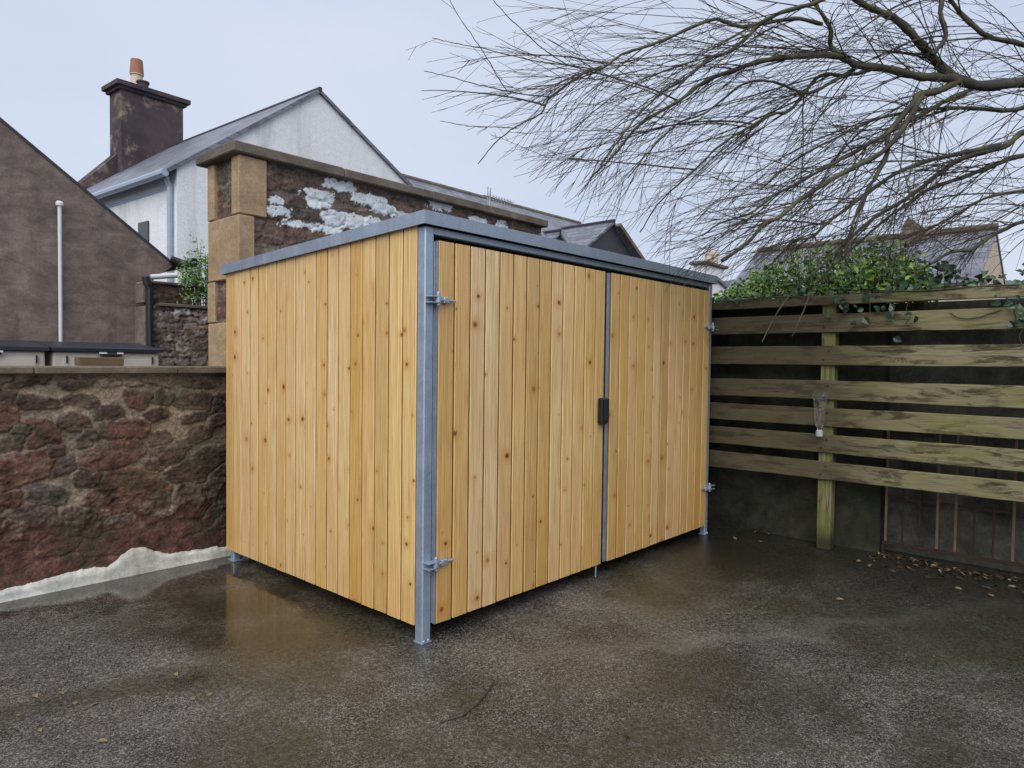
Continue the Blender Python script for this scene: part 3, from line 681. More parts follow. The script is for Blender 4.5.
ch = mb.build('chimney', CHIM2, wh)
mb = MB(); chb(mb, gl-.16, gr2+.16, S0-.14, S1+.14, 8.822, 8.94); chb(mb, gl-.08, gr2+.08, S0-.07, S1+.07, 8.74, 8.82); mb.build('chimney_cap', CHIM, ch)
def pot(g, s, prof, mat, nm='chimney_pot', par=None):
    mb = MB(); mb.lathe(prof, hp(g, s, 8.942), 14); return mb.build(nm, mat, par or ch, smooth=False)
pp = pot(gl+.72, S0+.75, [(.17, 0), (.15, .56), (.18, .57), (.18, .60)], BUFF)
mb = MB(); mb.lathe([(.185, .602), (.155, 1.0), (.12, 1.0), (.11, .9)], hp(gl+.72, S0+.75, 8.942), 14); mb.build('terracotta_top', TERRA, pp)
pot(gl+.66, S0+.22, [(.13, 0), (.145, .18), (.17, .2), (.17, .24), (.10, .24)], CHIM); pot(gr2-.28, S0+.35, [(.12, 0), (.13, .10), (.09, .12)], CHIM)

# ------------------------------------------------------------------ slate house with two cross gables
sh = thing('slate_house', (16, 12, .75), 'grey slate roofed house with two dark cross gables rising behind the tall wall', 'house')
YF, YR = 10.0, 13.2
ri = at_y(538, 215, YR); rz = ri[2]; xr_end = at_y(648, 258, YF)[0]+.25
ye = YF-.3; sl2 = .62; ze2 = rz-sl2*(YR-ye)
mb = MB(); mb.prism([(ye+.2, .75), (2*YR-ye-.2, .75), (2*YR-ye-.2, ze2), (YR, rz-.06), (ye+.2, ze2)], 'x', 10.2, xr_end-.1); mb.build('wall', CREAMW, sh)
mb = MB(); mb.slab([(10, ye, ze2+.02), (xr_end, ye, ze2+.02), (xr_end, YR, rz+.02), (10, YR, rz+.02)], .06); mb.slab([(10, 2*YR-ye, ze2+.02), (xr_end, 2*YR-ye, ze2+.02), (xr_end, YR, rz+.021), (10, YR, rz+.021)], -.06)
rf = mb.build('roof', SLATE_X, sh)
mb = MB(); mb.tube([(9.95, YR, rz+.08), (xr_end+.05, YR, rz+.08)], .09, 8); mb.build('ridge', COPING2, rf)
def cross(pa, pl_, pr_, nm, y):
    a = at_y(*pa, y); l = at_y(*pl_, y); r = at_y(*pr_, y)
    kl = (a[2]-l[2])/(a[0]-l[0]); kr = (a[2]-r[2])/(r[0]-a[0]); k_ = (kl+kr)/2; w = 2.6 if nm == 'cross_gable' else .9
    yb = YR-(rz-a[2])/sl2 if a[2] < rz else YR
    yb = max(yb, y+.8)
    mb = MB(); mb.prism([(a[0]-w, a[2]-.02-w*k_), (a[0]+w, a[2]-.02-w*k_), (a[0], a[2]-.02)], 'y', y, y+.15); g = mb.build(nm, DARKSL, sh)
    mb = MB()
    for s_ in (-1, 1):
        mb.slab([(a[0], y-.10, a[2]), (a[0]+s_*w*1.03, y-.10, a[2]-w*1.03*k_), (a[0]+s_*w*1.03, yb+.8, a[2]-w*1.03*k_), (a[0], yb+.8, a[2])], -.07*s_)
    rr = mb.build('gable_roof', SLATE_Y, g)
    mb = MB(); mb.tube([(a[0], y-.12, a[2]+.03), (a[0], yb+.5, a[2]+.03)], .05, 6); mb.build('gable_ridge', DARKSL, rr)
    return a, w, k_, g
a, w, k_, g = cross((611.8, 221.8), (589, 248), (634.7, 250), 'cross_gable', YF)
cross((558, 231.5), (550, 243), (567.5, 243), 'dormer', YF+.6)
mb = MB(); mb.slab([(a[0]+.15, YF-.26, a[2]-.05), (a[0]+w*1.2, YF-.26, a[2]-w*1.2*k_*.98+.1), (a[0]+w*1.2, YF-.11, a[2]-w*1.2*k_*.98+.1), (a[0]+.15, YF-.11, a[2]-.05)], -.12); mb.build('mossy_verge', COPING2, g)
# aerial fixed to the ridge
ab = at_y(487, 206, 9.9); at_ = at_y(490, 193, 9.9); ar = at_y(514, 198, 9.9)
mb = MB(); mb.tube([(ab[0], 9.9, ab[2]-1.6), (at_[0], 9.9, at_[2]+.05)], .022, 6)
zb = at_[2]-.16
mb.tube([(at_[0]-.25, 9.9, zb+.06), (ar[0], 9.9, zb+.02)], .014, 5)
for i in range(9):
    xx = at_[0]-.1+i*(ar[0]-at_[0])/8.5; mb.tube([(xx, 9.75, zb+.05), (xx, 10.05, zb+.05)], .010, 5); mb.tube([(xx, 9.9, zb-.06), (xx, 9.9, zb+.14)], .010, 5)
mb.tube([(at_[0]-.08, 9.9, zb-.22), (at_[0]-.08, 9.9, zb+.30)], .014, 5); mb.tube([(at_[0]+.02, 9.9, zb-.22), (at_[0]+.02, 9.9, zb+.30)], .014, 5)
mb.build('aerial', simple('aluminium', (.30, .31, .33), .4, .1, 5, .6), sh)

# ------------------------------------------------------------------ white house with low chimney, beyond the right end of the shed
WY2 = 8.6
w2 = thing('white_house', (22, 10, .75), 'small white gabled house with squat capped chimney seen past the shed roof end', 'house')
pa = at_y(714, 277, WY2); pv = at_y(733, 292, WY2); k_ = (pa[2]-pv[2])/(pv[0]-pa[0]); w = 3.0
mb = MB(); mb.prism([(pa[0]-w, .75), (pa[0]+w, .75), (pa[0]+w, pa[2]-w*k_), (pa[0], pa[2]), (pa[0]-w, pa[2]-w*k_)], 'y', WY2, WY2+6); mb.build('wall', WHITEW, w2)
mb = MB()
for s_ in (-1, 1): mb.slab([(pa[0], WY2-.12, pa[2]+.02), (pa[0]+s_*(w+.2), WY2-.12, pa[2]+.02-(w+.2)*k_), (pa[0]+s_*(w+.2), WY2+6.1, pa[2]+.02-(w+.2)*k_), (pa[0], WY2+6.1, pa[2]+.02)], -.1*s_)
mb.build('roof', SLATE_Y, w2)
cl = at_y(702, 270, WY2); cr_ = at_y(724.5, 270, WY2); ct = at_y(712, 266, WY2)[2]
mb = MB(); mb.box(cl[0]+.2, cr_[0], WY2+.02, WY2+.42, pa[2]-1.2, ct, .01); ch = mb.build('chimney', WHITEW, w2)
mb = MB(); mb.box(cl[0]+.05, cr_[0]+.16, WY2-.10, WY2+.54, ct+.002, ct+.12, .03); mb.build('chimney_cap', COPING, ch)
for px_ in (708.5, 714.5):
    p = at_y(px_, 262, WY2+.3); ptop = at_y(px_, 251, WY2+.3)[2]
    mb = MB(); mb.lathe([(.13, 0), (.115, ptop-ct-.30), (.14, ptop-ct-.26), (.14, ptop-ct-.14), (.09, ptop-ct-.14)], (p[0], WY2+.3, ct+.122), 12); mb.build('chimney_pot', BUFF, ch)

# ------------------------------------------------------------------ slate roofed cottage with cream gable on the right
ct_ = thing('slate_cottage', (18.4, 3, 0), 'slate roofed cottage with cream gable end behind the ivy topped fence', 'house')
rx, rz, y0c, y1c, hw_ = 18.42, 4.88, -.09, 5.85, 2.35; kr = .60
mb = MB(); mb.prism([(rx-hw_, 0), (rx+hw_, 0), (rx+hw_, rz-hw_*kr), (rx, rz), (rx-hw_, rz-hw_*kr)], 'y', y0c, y1c); mb.build('wall', CREAMW, ct_)
mb = MB()
for s_ in (-1, 1): mb.slab([(rx, y0c-.03, rz+.02), (rx+s_*(hw_+.2), y0c-.03, rz+.02-(hw_+.2)*kr), (rx+s_*(hw_+.2), y1c+.05, rz+.02-(hw_+.2)*kr), (rx, y1c+.05, rz+.02)], -.08*s_)
mb.build('roof', SLATE_Y, ct_)
mb = MB(); mb.tube([(rx, y0c-.05, rz+.09), (rx, y1c+.05, rz+.09)], .08, 8); mb.build('ridge', COPING2, ct_)
ca, cb = at_x(903, 238, rx), at_x(924, 238, rx); ctp = at_x(911, 219, rx)[2]
mb = MB(); ya, yb = cb[1], ca[1]; zs_ = rz-.4; ze_ = rz+(ctp-rz)*.55
mb.prism([(ya, zs_), (yb, zs_), (yb-.05, ze_), ((ya+yb)/2+.06, ctp), (ya+.05, ze_)], 'x', rx-.35, rx+.35); mb.build('chimney', simple('sandstone_chimney', (.15, .12, .085), .85, .4, 5), ct_)
# far wooded hillside
p = at_depth(1015, 270, 70)
xs = np.linspace(-60, 60, 240); rg = np.random.default_rng(4)
hz = 8.8+2.2*(fbm(xs+100, xs*0, .12, 44)-.5)+1.6*(fbm(xs+100, xs*0, .9, 45)-.5)
V_ = []; fr = np.array([RT[0], RT[1], 0]); fr /= np.linalg.norm(fr)
bh = [p[0], p[1]]
for j, t in enumerate((0, .55, 1)):
    for x_, h_ in zip(xs, hz): q0 = np.array(bh)+fr[:2]*x_+np.array([FW[0], FW[1]])*(j*6); V_.append((q0[0], q0[1], h_*t*(p[2]+.3)/8.8))
q = np.arange(len(V_)).reshape(3, -1)
o = np_mesh('wooded_hill', V_, np.stack([q[:-1, :-1], q[:-1, 1:], q[1:, 1:], q[1:, :-1]], -1).reshape(-1, 4), DIST); o['kind'] = 'structure'

# ------------------------------------------------------------------ concrete wall, grille and board fence on the right
rtw = thing('concrete_wall', (3.7, .4, 0), 'mossy concrete retaining wall behind the timber board fence', 'wall')
nv_ = 0
def rough_face(name, y0, y1, z0, z1, x, res, amp, mat, par):
    nu, nv = int((y1-y0)/res)+1, int((z1-z0)/res)+1
    U, V2 = np.meshgrid(np.linspace(y0, y1, nu), np.linspace(z0, z1, nv), indexing='ij'); u = U.ravel(); v = V2.ravel()
    h = (fbm(u+20, v, 4, 91)-.5)*amp+(fbm(u+20, v, 25, 95)-.5)*amp*.4
    q = np.arange(nu*nv).reshape(nu, nv)
    np_mesh(name, np.stack([x+h, u, v], -1), np.stack([q[:-1, :-1], q[:-1, 1:], q[1:, 1:], q[1:, :-1]], -1).reshape(-1, 4), mat, par)
mb = MB(); mb.box(3.62, 3.86, -1.235, 2.2, -.02, 1.95, .01); mb.box(3.76, 3.86, -9, -1.236, -.02, 1.95); mb.build('wall_core', CONC, rtw)
rough_face('wall_face', -1.235, 2.2, -.02, 1.95, 3.598, .03, .03, CONC, rtw)
rough_face('wall_face', -7, -1.24, -.02, 1.95, 3.745, .03, .02, CONC2, rtw)
gr = thing('iron_grille', (3.62, -1.95, 0), 'rusty iron bar grille standing below the lowest fence board', 'grille')
for i in range(14):
    y_ = -1.275-i*.115; rs = (0, 3, 4, 7).count(i)
    mb = MB(); wv = .006 if not rs else .009; mb.box(3.612, 3.622, y_-wv, y_+wv, .10, 1.0, .0015); mb.build('bar', RUSTP if rs else RUST, gr)
for z_ in (.085, .44, 1.01):
    mb = MB(); mb.box(3.608, 3.626, -2.9, -1.255, z_-.012, z_+.010, .002) if z_ != .44 else mb.box(3.6235, 3.629, -2.9, -1.255, z_-.008, z_+.008); mb.build('rail', RUST, gr)
for y_ in (-1.262, -2.87):
    mb = MB(); mb.box(3.605, 3.630, y_-.008, y_+.008, 0, .072); mb.build('foot', RUST, gr)
fe = thing('board_fence', (3.36, -.9, 0), 'weathered mossy fence of six wide horizontal boards right of the shed', 'fence')
def plank(mb, x0, x1, ya, yb, z0, z1, seed):
    n = int((yb-ya)/.05); ys = np.linspace(ya, yb, n); w1 = (fbm(ys+9, ys*0, 1.1, seed)-.5)*.014+(fbm(ys+9, ys*0, 9, seed+1)-.5)*.005; w2 = (fbm(ys+9, ys*0, 1.1, seed+2)-.5)*.014+(fbm(ys+9, ys*0, 9, seed+3)-.5)*.004
    xw = (fbm(ys+9, ys*0, .8, seed+5)-.5)*.012; c = .004; vs = []; fs = []
    for y_, a, b, x_ in zip(ys, w1, w2, xw):
        for px_, pz in ((x0, z0+c+a), (x0, z1-c+b), (x0+c, z1+b), (x1, z1+b), (x1, z0+a), (x0+c, z0+a)): vs.append((px_+x_, y_, pz))
    for i in range(n-1):
        for k in range(6): fs.append((i*6+k, i*6+(k+1) % 6, (i+1)*6+(k+1) % 6, (i+1)*6+k))
    fs += [tuple(range(6)), tuple((n-1)*6+k for k in range(5, -1, -1))]
    mb.add(vs, fs)
for i, (zb_, zt_) in enumerate(((.562, .703), (.770, .916), (.980, 1.124), (1.190, 1.337), (1.460, 1.612), (1.715, 1.858))):
    mb = MB(); plank(mb, 3.350, 3.374, -6.5, 1.9, zb_, zt_, 200+i*10); bd = mb.build('board', BOARD, fe)
    for dy, dz in ((-.018, .035), (.022, -.034)):
        mb = MB(); y_, z_ = -.885+dy, (zb_+zt_)/2+dz; mb.tube([(3.343, y_, z_), (3.356, y_, z_)], .0065, 8); mb.build('nail', RUST, bd)
mb = MB(); plank(mb, 3.345, 3.372, -6.5, 1.9, 1.928, 1.998, 300); plank(mb, 3.374, 3.66, -6.5, 1.9, 1.972, 1.997, 310); mb.build('top_rail', BOARD, fe)
for y_ in (-.885, 1.2, -3.0, -5.0):
    mb = MB(); plank2 = MB(); mb.box(3.386, 3.486, y_-.052, y_+.052, 0, 1.96, .005); mb.build('post', POST, fe)

# clear bottle hung on the fence
pb = at_x(821.5, 393, 3.31); bx, by, bz = 3.284, pb[1], .905
bot = thing('plastic_bottle', (bx, by, bz), 'ribbed clear plastic bottle hanging upside down on the fence boards', 'bottle')
M = Mat('clear_plastic'); n = M.noise(40, None, 4); CLEAR = M.set((.93, .95, .96), .05, 0, .45, bump=n, bstr=.8, bdist=.01, **{'Transmission Weight': .97, 'IOR': 1.12})
prof = [(.012, .045), (.016, .06), (.034, .095)]
for i in range(12): prof += [(.037+.0014*i, .10+i*.017), (.029+.0014*i, .1085+i*.017)]
prof += [(.057, .305), (.053, .33), (.035, .337)]
mb = MB(); mb.lathe(prof, (bx, by, bz), 16); mb.build('bottle_body', CLEAR, bot, smooth=True)
mb = MB(); mb.lathe([(.024, 0), (.026, .004), (.026, .042), (.016, .052)], (bx, by, bz), 14); mb.build('cap', simple('grey_cap', (.38, .40, .40), .4, .2), bot)
mb = MB(); mb.tube([(bx+.052, by, bz+.31), (3.352, by, bz+.32)], .003, 5); mb.build('fixing_wire', GALV, bot)

# ------------------------------------------------------------------ leaves
def leaves(name, pts, nrm, sizes, mat, parent=None, aspect=.62, seed=1, fold=.25):
    rg = np.random.default_rng(seed); n = len(pts); nrm = nrm/np.linalg.norm(nrm, axis=1, keepdims=True)
    a = np.cross(nrm, rg.normal(size=(n, 3))); a /= np.linalg.norm(a, axis=1, keepdims=True); b = np.cross(nrm, a)
    loc = np.array([(-.5, 0, 0), (-.15, .5, fold), (.25, .36, fold*.8), (.55, 0, -.1), (.25, -.36, fold*.8), (-.15, -.5, fold), (.1, 0, 0)])
    s = sizes[:, None]; V_ = []
    for l in loc: V_.append(pts+a*l[0]*s+b*l[1]*s*aspect+nrm*l[2]*s*aspect)
    V_ = np.stack(V_, 1).reshape(-1, 3); base = (np.arange(n)*7)[:, None]
    fs = np.concatenate([base+np.array(f) for f in ((0, 6, 1), (6, 2, 1), (6, 3, 2), (0, 5, 6), (6, 5, 4), (6, 4, 3))], 0)
    return np_mesh(name, V_, fs, mat, parent, False)
rg = np.random.default_rng(12)
# laurel-like shrub leaning over the fence
sb = thing('evergreen_shrub', (3.95, -.6, 1.93), 'dense green ivy shrub growing over the fence top under the willow', 'shrub')
stems = MB(); P = []; N = []
topx = [715, 735, 750, 765, 785, 805, 825, 850, 875, 895, 910, 922, 932]; topy = [302, 288, 277, 266, 254, 250, 246, 242, 239, 241, 250, 264, 288]
for i in range(640):
    px_ = 716+rg.random()**.9*212; ty = np.interp(px_, topx, topy); X = rg.uniform(3.55, 4.5)
    b0 = at_x(px_+rg.normal()*6, 299, X); t_ = at_x(px_, ty+(rg.random()**1.4)*(296-ty), X)
    b0[2] = 1.95
    mid = (b0+t_)/2+rg.normal(size=3)*.03
    if i % 3 == 0: stems.tube([b0, mid, t_], [.006, .004, .002], 4)
    nn = int(rg.integers(5, 10))
    for k in range(nn):
        tt = rg.uniform(.45, 1.08) if rg.random() < .8 else rg.uniform(.1, 1)
        P.append(b0*(1-tt)+t_*tt+rg.normal(size=3)*(.032, .032, .025)); N.append(np.array([-.55, -.25, .65])+rg.normal(size=3)*.55)
P = np.array(P); N = np.array(N); leaves('leaves', P, N, rg.uniform(.030, .068, len(P)), IVY, sb, .50, 3)
stems.build('stems', TWIG, sb)
class Stems:
    def tube(s, pts, rad, n): mb = MB(); mb.tube(pts, rad, n); mb.build('stem', TWIG, iv)
iv = thing('ivy', (3.5, -2.0, 1.99), 'ivy trailing along the fence top rail and hanging over the right boards', 'ivy')
P = []; N = []; stems = Stems()
for i in range(170):
    y_ = rg.uniform(-3.2, -1.38); X = rg.uniform(3.34, 3.9); z_ = 2.0+abs(rg.normal())*.035+(.06 if X > 3.6 else 0)
    P.append((X, y_, z_+.01)); N.append(np.array([-.5, -.2, .7])+rg.normal(size=3)*.4)
for i in range(60):
    y_ = rg.uniform(-1.3, .1); P.append((rg.uniform(3.32, 3.5), y_, 1.99+rg.normal()*.03)); N.append(np.array([-.7, -.2, .5])+rg.normal(size=3)*.4)
def trail(y0_, z0_, z1_, n, spread, x=3.325):
    pts = [np.array([x-.005, y0_+rg.normal()*spread*.2, z0_+(z1_-z0_)*t]) for t in np.linspace(0, 1, 5)]; stems.tube(pts, .003, 4)
    for k in range(n):
        t = rg.random(); q_ = pts[min(4, int(t*5))]+np.array([-abs(rg.normal())*.012-.012, rg.normal()*spread, rg.normal()*.03]); P.append(q_); N.append(np.array([-1, -.3, .25])+rg.normal(size=3)*.35)
trail(-1.0, 1.98, 1.80, 10, .09); trail(-1.2, 1.98, 1.84, 8, .12); trail(-1.45, 1.98, 1.76, 8, .10); trail(-2.07, 1.90, 1.70, 9, .045); trail(-2.12, 1.86, 1.60, 8, .05); trail(-2.25, 1.9, 1.5, 12, .05)
for px_, py_ in ((945, 268), (957, 272), (938, 262), (975, 280), (930, 276), (985, 284), (965, 281)):
    q_ = at_x(px_, py_, 3.75); b0 = q_.copy(); b0[2] = 1.96; stems.tube([b0, q_], [.005, .002], 4)
    for k in range(9): P.append(q_*1+rg.normal(size=3)*(.04, .04, .025)+np.array([0, 0, -.05*rg.random()])); N.append(np.array([-.6, -.3, .6])+rg.normal(size=3)*.5)
P = np.array(P); N = np.array(N); leaves('leaves', P, N, rg.uniform(.035, .075, len(P)), IVYD, iv, .8, 5)
yv = np.linspace(-3.2, .1, 24); stems.tube([(3.352+.02*math.sin(a*5), a, 2.006+.006*math.sin(a*9)) for a in yv], .006, 5)
c0_ = [at_x(px_, py_, 3.338) for px_, py_ in ((950, 313), (958, 318), (968, 319), (980, 317), (992, 313), (1002, 310))]
stems.tube(c0_, .004, 4)
# weed bush on the little rubble wall
wd = thing('weed_bush', (1.0, 5.3, 2.05), 'feathery light green weed bush on the little rubble wall beside the quoins', 'bush')
P = []; N = []; stems = MB()
for i in range(120):
    px_ = rg.uniform(180, 214); ty = np.interp(px_, [178, 186, 195, 204, 214], [272, 262, 252, 250, 262])+rg.random()**1.5*30
    b0 = at_y(px_+rg.normal()*3, 296, 5.3+rg.normal()*.08); b0[2] = 2.05; t_ = at_y(px_, ty, 5.3+rg.normal()*.14)
    if i % 2 == 0: stems.tube([b0, t_], [.004, .002], 4)
    for k in range(12):
        tt = rg.uniform(.2, 1.05); P.append(b0*(1-tt)+t_*tt+rg.normal(size=3)*.035); N.append(np.array([-.3, -.6, .5])+rg.normal(size=3)*.6)
for px_, py_, bp in ((196, 236, 198), (201, 244, 200), (212, 246, 210), (190, 252, 190), (180, 262, 186)):
    b0 = at_y(bp, 285, 5.3); t_ = at_y(px_, py_, 5.3); stems.tube([b0, (b0+t_)/2+rg.normal(size=3)*.02, t_], [.006, .004, .002], 4)
    for k in range(14):
        tt = rg.uniform(.5, 1.05); P.append(b0*(1-tt)+t_*tt+rg.normal(size=3)*.025); N.append(np.array([-.3, -.6, .5])+rg.normal(size=3)*.6)
P = np.array(P); N = np.array(N); leaves('leaves', P, N, rg.uniform(.025, .055, len(P)), WEED, wd, .40, 6); stems.build('stems', TWIG, wd)

# fallen leaves: one curled leaf each
def fallen(name, x_, y_, s_, mat, label, cat, group, seed):
    P = np.array([(x_, y_, .006+s_*.05)]); rg2 = np.random.default_rng(seed)
    o = leaves(name, P, np.array([[rg2.normal()*.25, rg2.normal()*.25, 1]]), np.array([s_]), mat, None, .55, seed, .12)
    mn = min(v.co.z for v in o.data.vertices)
    base_origin(o, (x_, y_, mn)); o.location.z = .003; tag(o, label, cat, group)
for i in range(46):
    px_ = 885+rg.random()*150; lo = np.interp(px_, [885, 1030], [550, 582]); py_ = lo+abs(rg.normal())*13
    p = at_z(px_, py_, 0); fallen('fallen_leaf', min(p[0], 3.58), p[1], rg.uniform(.025, .075), DEAD, 'brown fallen leaf lying on wet ground along the foot of the grille', 'leaf', 'dead leaves by the grille', 400+i)
for i, (px_, py_) in enumerate([(907, 568), (958, 589), (760, 542), (735, 539), (800, 537), (955, 575), (990, 596), (870, 566), (855, 561), (756, 532), (768, 534), (840, 600), (1000, 570)]):
    p = at_z(px_, py_, 0); fallen('fallen_leaf', p[0], p[1], rg.uniform(.04, .065), LICHEN, 'pale yellow fallen leaf on the dark asphalt near the fence', 'leaf', 'pale leaves near the fence', 500+i)
for i, (px_, py_) in enumerate([(35, 697), (62, 694), (75, 704), (40, 731), (176, 675), (193, 699), (77, 712), (102, 742), (95, 705), (125, 712), (627, 737), (652, 748), (210, 695), (18, 716)]):  # leaf shapes stand in for pale lichen-like spots on the ground
    p = at_z(px_, py_, 0); fallen('fallen_leaf', p[0], p[1], rg.uniform(.018, .042), LICHEN, 'pale round lichen-like patch on the wet asphalt in the foreground', 'leaf', 'pale lichen-like patches on the yard', 600+i)
P = np.stack([3.55-np.abs(rg.normal(size=420))*.13, rg.uniform(-3.2, -1.2, 420), .006+rg.random(420)*.012], -1)
o = leaves('leaf_litter', P, np.stack([rg.normal(size=420)*.4, rg.normal(size=420)*.4, np.ones(420)], -1), rg.uniform(.015, .05, 420), DEAD, None, .5, 77, .12)
base_origin(o, (3.5, -2.0, 0)); tag(o, 'dark wet leaf litter gathered along the foot of the iron grille', 'leaf litter', None, 'stuff')
# a thin twig lying in the yard
mb = MB(); mb.tube([at_z(a, b, .006) for a, b in ((440, 722), (462, 716), (478, 703), (490, 688), (494, 680))], .004, 5); o = mb.build('fallen_twig', TWIG); o0 = at_z(465, 712, 0); base_origin(o, (o0[0], o0[1], .001)); tag(o, 'thin curved twig lying on the asphalt in front of the shed', 'twig')

# ------------------------------------------------------------------ the willow
wt = thing('willow_tree', (5.55, -3.45, 1.93), 'bare willow tree with mossy limbs arching in over the fence', 'tree')
rgt = np.random.default_rng(99)
def catmull(P, n=6):
    P = [np.array(p, float) for p in P]; P = [2*P[0]-P[1]]+P+[2*P[-1]-P[-2]]; o = []
    for i in range(1, len(P)-2):
        for k in range(n):
            t = k/n; a, b, c, d = P[i-1:i+3]
            o.append(.5*((2*b)+(-a+c)*t+(2*a-5*b+4*c-d)*t*t+(-a+3*b-3*c+d)*t**3))
    o.append(P[-2]); return o
TW = {'v': [], 'f': [], 'n': 0}
def fast_tube(store, pts, rad, n=4):
    pts = np.asarray(pts); m_ = len(pts); t = np.gradient(pts, axis=0); t /= np.linalg.norm(t, axis=1, keepdims=True)+1e-9
    a = np.cross(t, (.31, .17, .93)); a /= np.linalg.norm(a, axis=1, keepdims=True)+1e-9; b = np.cross(t, a)
    w = 2*np.pi*np.arange(n)/n; r = np.asarray(rad)[:, None, None]
    V_ = pts[:, None]+(a[:, None]*np.cos(w)[None, :, None]+b[:, None]*np.sin(w)[None, :, None])*r
    q = np.arange(m_*n).reshape(m_, n)+store['n']; qn = np.roll(q, -1, 1)
    store['f'].append(np.stack([q[:-1], qn[:-1], qn[1:], q[1:]], -1).reshape(-1, 4)); store['v'].append(V_.reshape(-1, 3)); store['n'] += m_*n
def flush(store, name, mat): return np_mesh(name, np.concatenate(store['v']), np.concatenate(store['f']), mat, wt, True)
EX = [380, 424, 445, 475, 505, 540, 570, 600, 640, 680, 715, 760, 830, 900, 960, 1024, 1100]
EY = [-40, 66, 118, 140, 140, 172, 205, 228, 252, 276, 286, 272, 262, 262, 268, 262, 262]
def outside(p):
    # the crown's hanging edge: twigs end where the willow's skirt ends
    d = p-CAM; z = d@FW
    if z < .5: return True
    x_ = 512+F*(d@RT)/z; y_ = 384-F*(d@UP)/z
    if y_ > np.interp(x_, EX, EY)+rgt.normal()*16: return True
    return x_ < 545 and rgt.random() < (.05+.25*(545-x_)/120)
def twig(p, d, L, r0, gen, droop=.30, kids=(6, 9), store=TW):
    if outside(p): return
    n = max(5, int(L/.07)); st = L/n; d = d/np.linalg.norm(d); pts = [p]; dirs = [d]
    cur = rgt.normal(size=3)*.085
    for i in range(n):
        if i > 1 and outside(p): break
        d = d+np.array([0, 0, -droop*st])+cur*st*4+rgt.normal(size=3)*.022; d /= np.linalg.norm(d); p = p+d*st; pts.append(p); dirs.append(d)
        if rgt.random() < .15: cur = rgt.normal(size=3)*.10
    n = len(pts)-1
    if n < 2: return
    fast_tube(store, pts, np.linspace(r0, max(.0013, r0*.30), len(pts)), 5 if r0 > .006 else (4 if r0 > .003 else 3))
    if gen > 0:
        for k in range(rgt.integers(*kids)):
            i = int(rgt.uniform(.12, .97)*n); ax = np.cross(dirs[i], rgt.normal(size=3)); ax /= np.linalg.norm(ax)+1e-9
            an = rgt.uniform(.22, .62); dd = dirs[i]*math.cos(an)+ax*math.sin(an)
            twig(pts[i], dd, L*rgt.uniform(.22, .52), max(.0016, r0*rgt.uniform(.35, .6)), gen-1, droop*.7, (1, 3), store)
LIMBS = []
def limb(px, w0, w1, d0, d1, root=None, name='limb'):
    n = len(px); P = [at_depth(x, y, d0+(d1-d0)*i/(n-1)) for i, (x, y) in enumerate(px)]
    if px[0][0] > 1090 and px[0] not in ((1112, 98),):      # springs from the trunk
        P = [TRUNK[int(np.argmin([np.linalg.norm(q-P[0]+np.array([0, 0, .25])) for q in TRUNK]))]]+P[1:]
    P = [p if i in (0, n-1) or w0 < 3 else p+rgt.normal(size=3)*.018 for i, p in enumerate(P)]
    Q = catmull(P, 6); ds = np.linspace(d0, d1, len(Q)); rad = np.linspace(w0*.68, w1*.75, len(Q))/2*ds/F*(1+.10*np.sin(np.arange(len(Q))*1.3+w0))
    Q = np.array(Q); Q[1:-1] += rgt.normal(size=(len(Q)-2, 3))*.0015
    LIMBS.append((Q, rad, px)); st = {'v': [], 'f': [], 'n': 0}; fast_tube(st, Q, rad, 9 if w0 > 5 else 6)
    me = flush(st, name, BARK if w0 > 4 else TWIG); return Q, rad
# trunk and fork, beyond the right edge of the frame
tb = np.array([5.55, -3.45, 1.90]); fork = at_depth(1110, 96, 5.3)
Q = np.array(catmull([tb, tb+np.array([-.10, .12, .7]), (tb+fork)/2+np.array([.12, -.1, .25]), fork], 8)); st = {'v': [], 'f': [], 'n': 0}
TRUNK = Q
fast_tube(st, Q, np.linspace(.19, .085, len(Q)), 14); flush(st, 'trunk', BARK)
limb([(1112, 98), (1060, 92), (1024, 87), (980, 84), (953, 77), (929, 54), (918, 44), (898, 24), (880, 11), (857, 2), (820, -30)], 18, 7, 5.3, 4.7)
limb([(955, 79), (936, 80), (918, 78), (883, 72), (859, 65), (845, 58), (824, 52), (790, 57), (765, 62), (741, 73), (708, 84), (683, 98), (659, 110), (636, 130), (612, 152), (590, 178)], 13, 2.2, 5.0, 4.4)
limb([(847, 58), (834, 42), (824, 26), (816, 8), (806, -12)], 8, 4, 4.8, 4.7)
limb([(822, 24), (790, 19), (741, 22), (718, 23), (692, 29), (661, 37), (642, 45), (624, 54), (606, 64), (580, 80), (551, 97), (537, 111), (522, 123), (510, 135), (495, 150), (478, 164)], 6, 1.2, 4.8, 4.1)
limb([(551, 97), (530, 95), (507, 91), (480, 85), (450, 77), (424, 71)], 2.0, .9, 4.3, 4.2)
limb([(507, 91), (500, 80), (485, 55), (470, 33), (455, 10), (446, -8)], 1.6, .9, 4.25, 4.2)
limb([(594, 69), (568, 65), (540, 62), (510, 55), (480, 48), (450, 42), (432, 38)], 2.0, .9, 4.4, 4.2)
limb([(568, 65), (547, 52), (520, 28), (500, 8), (488, -6)], 1.8, 1.0, 4.35, 4.2)
limb([(517, 128), (495, 127), (470, 126), (440, 121)], 1.5, .8, 4.15, 4.05)
limb([(860, -20), (820, 0), (780, 12), (761, 29), (749, 38), (726, 52), (706, 62), (688, 76), (667, 89), (640, 112), (618, 140), (600, 165)], 7, 1.8, 4.6, 4.2)
limb([(870, 70), (845, 72), (819, 82), (792, 100), (772, 117), (749, 133), (720, 152), (690, 176), (660, 205), (640, 232)], 6, 1.6, 5.0, 4.6)
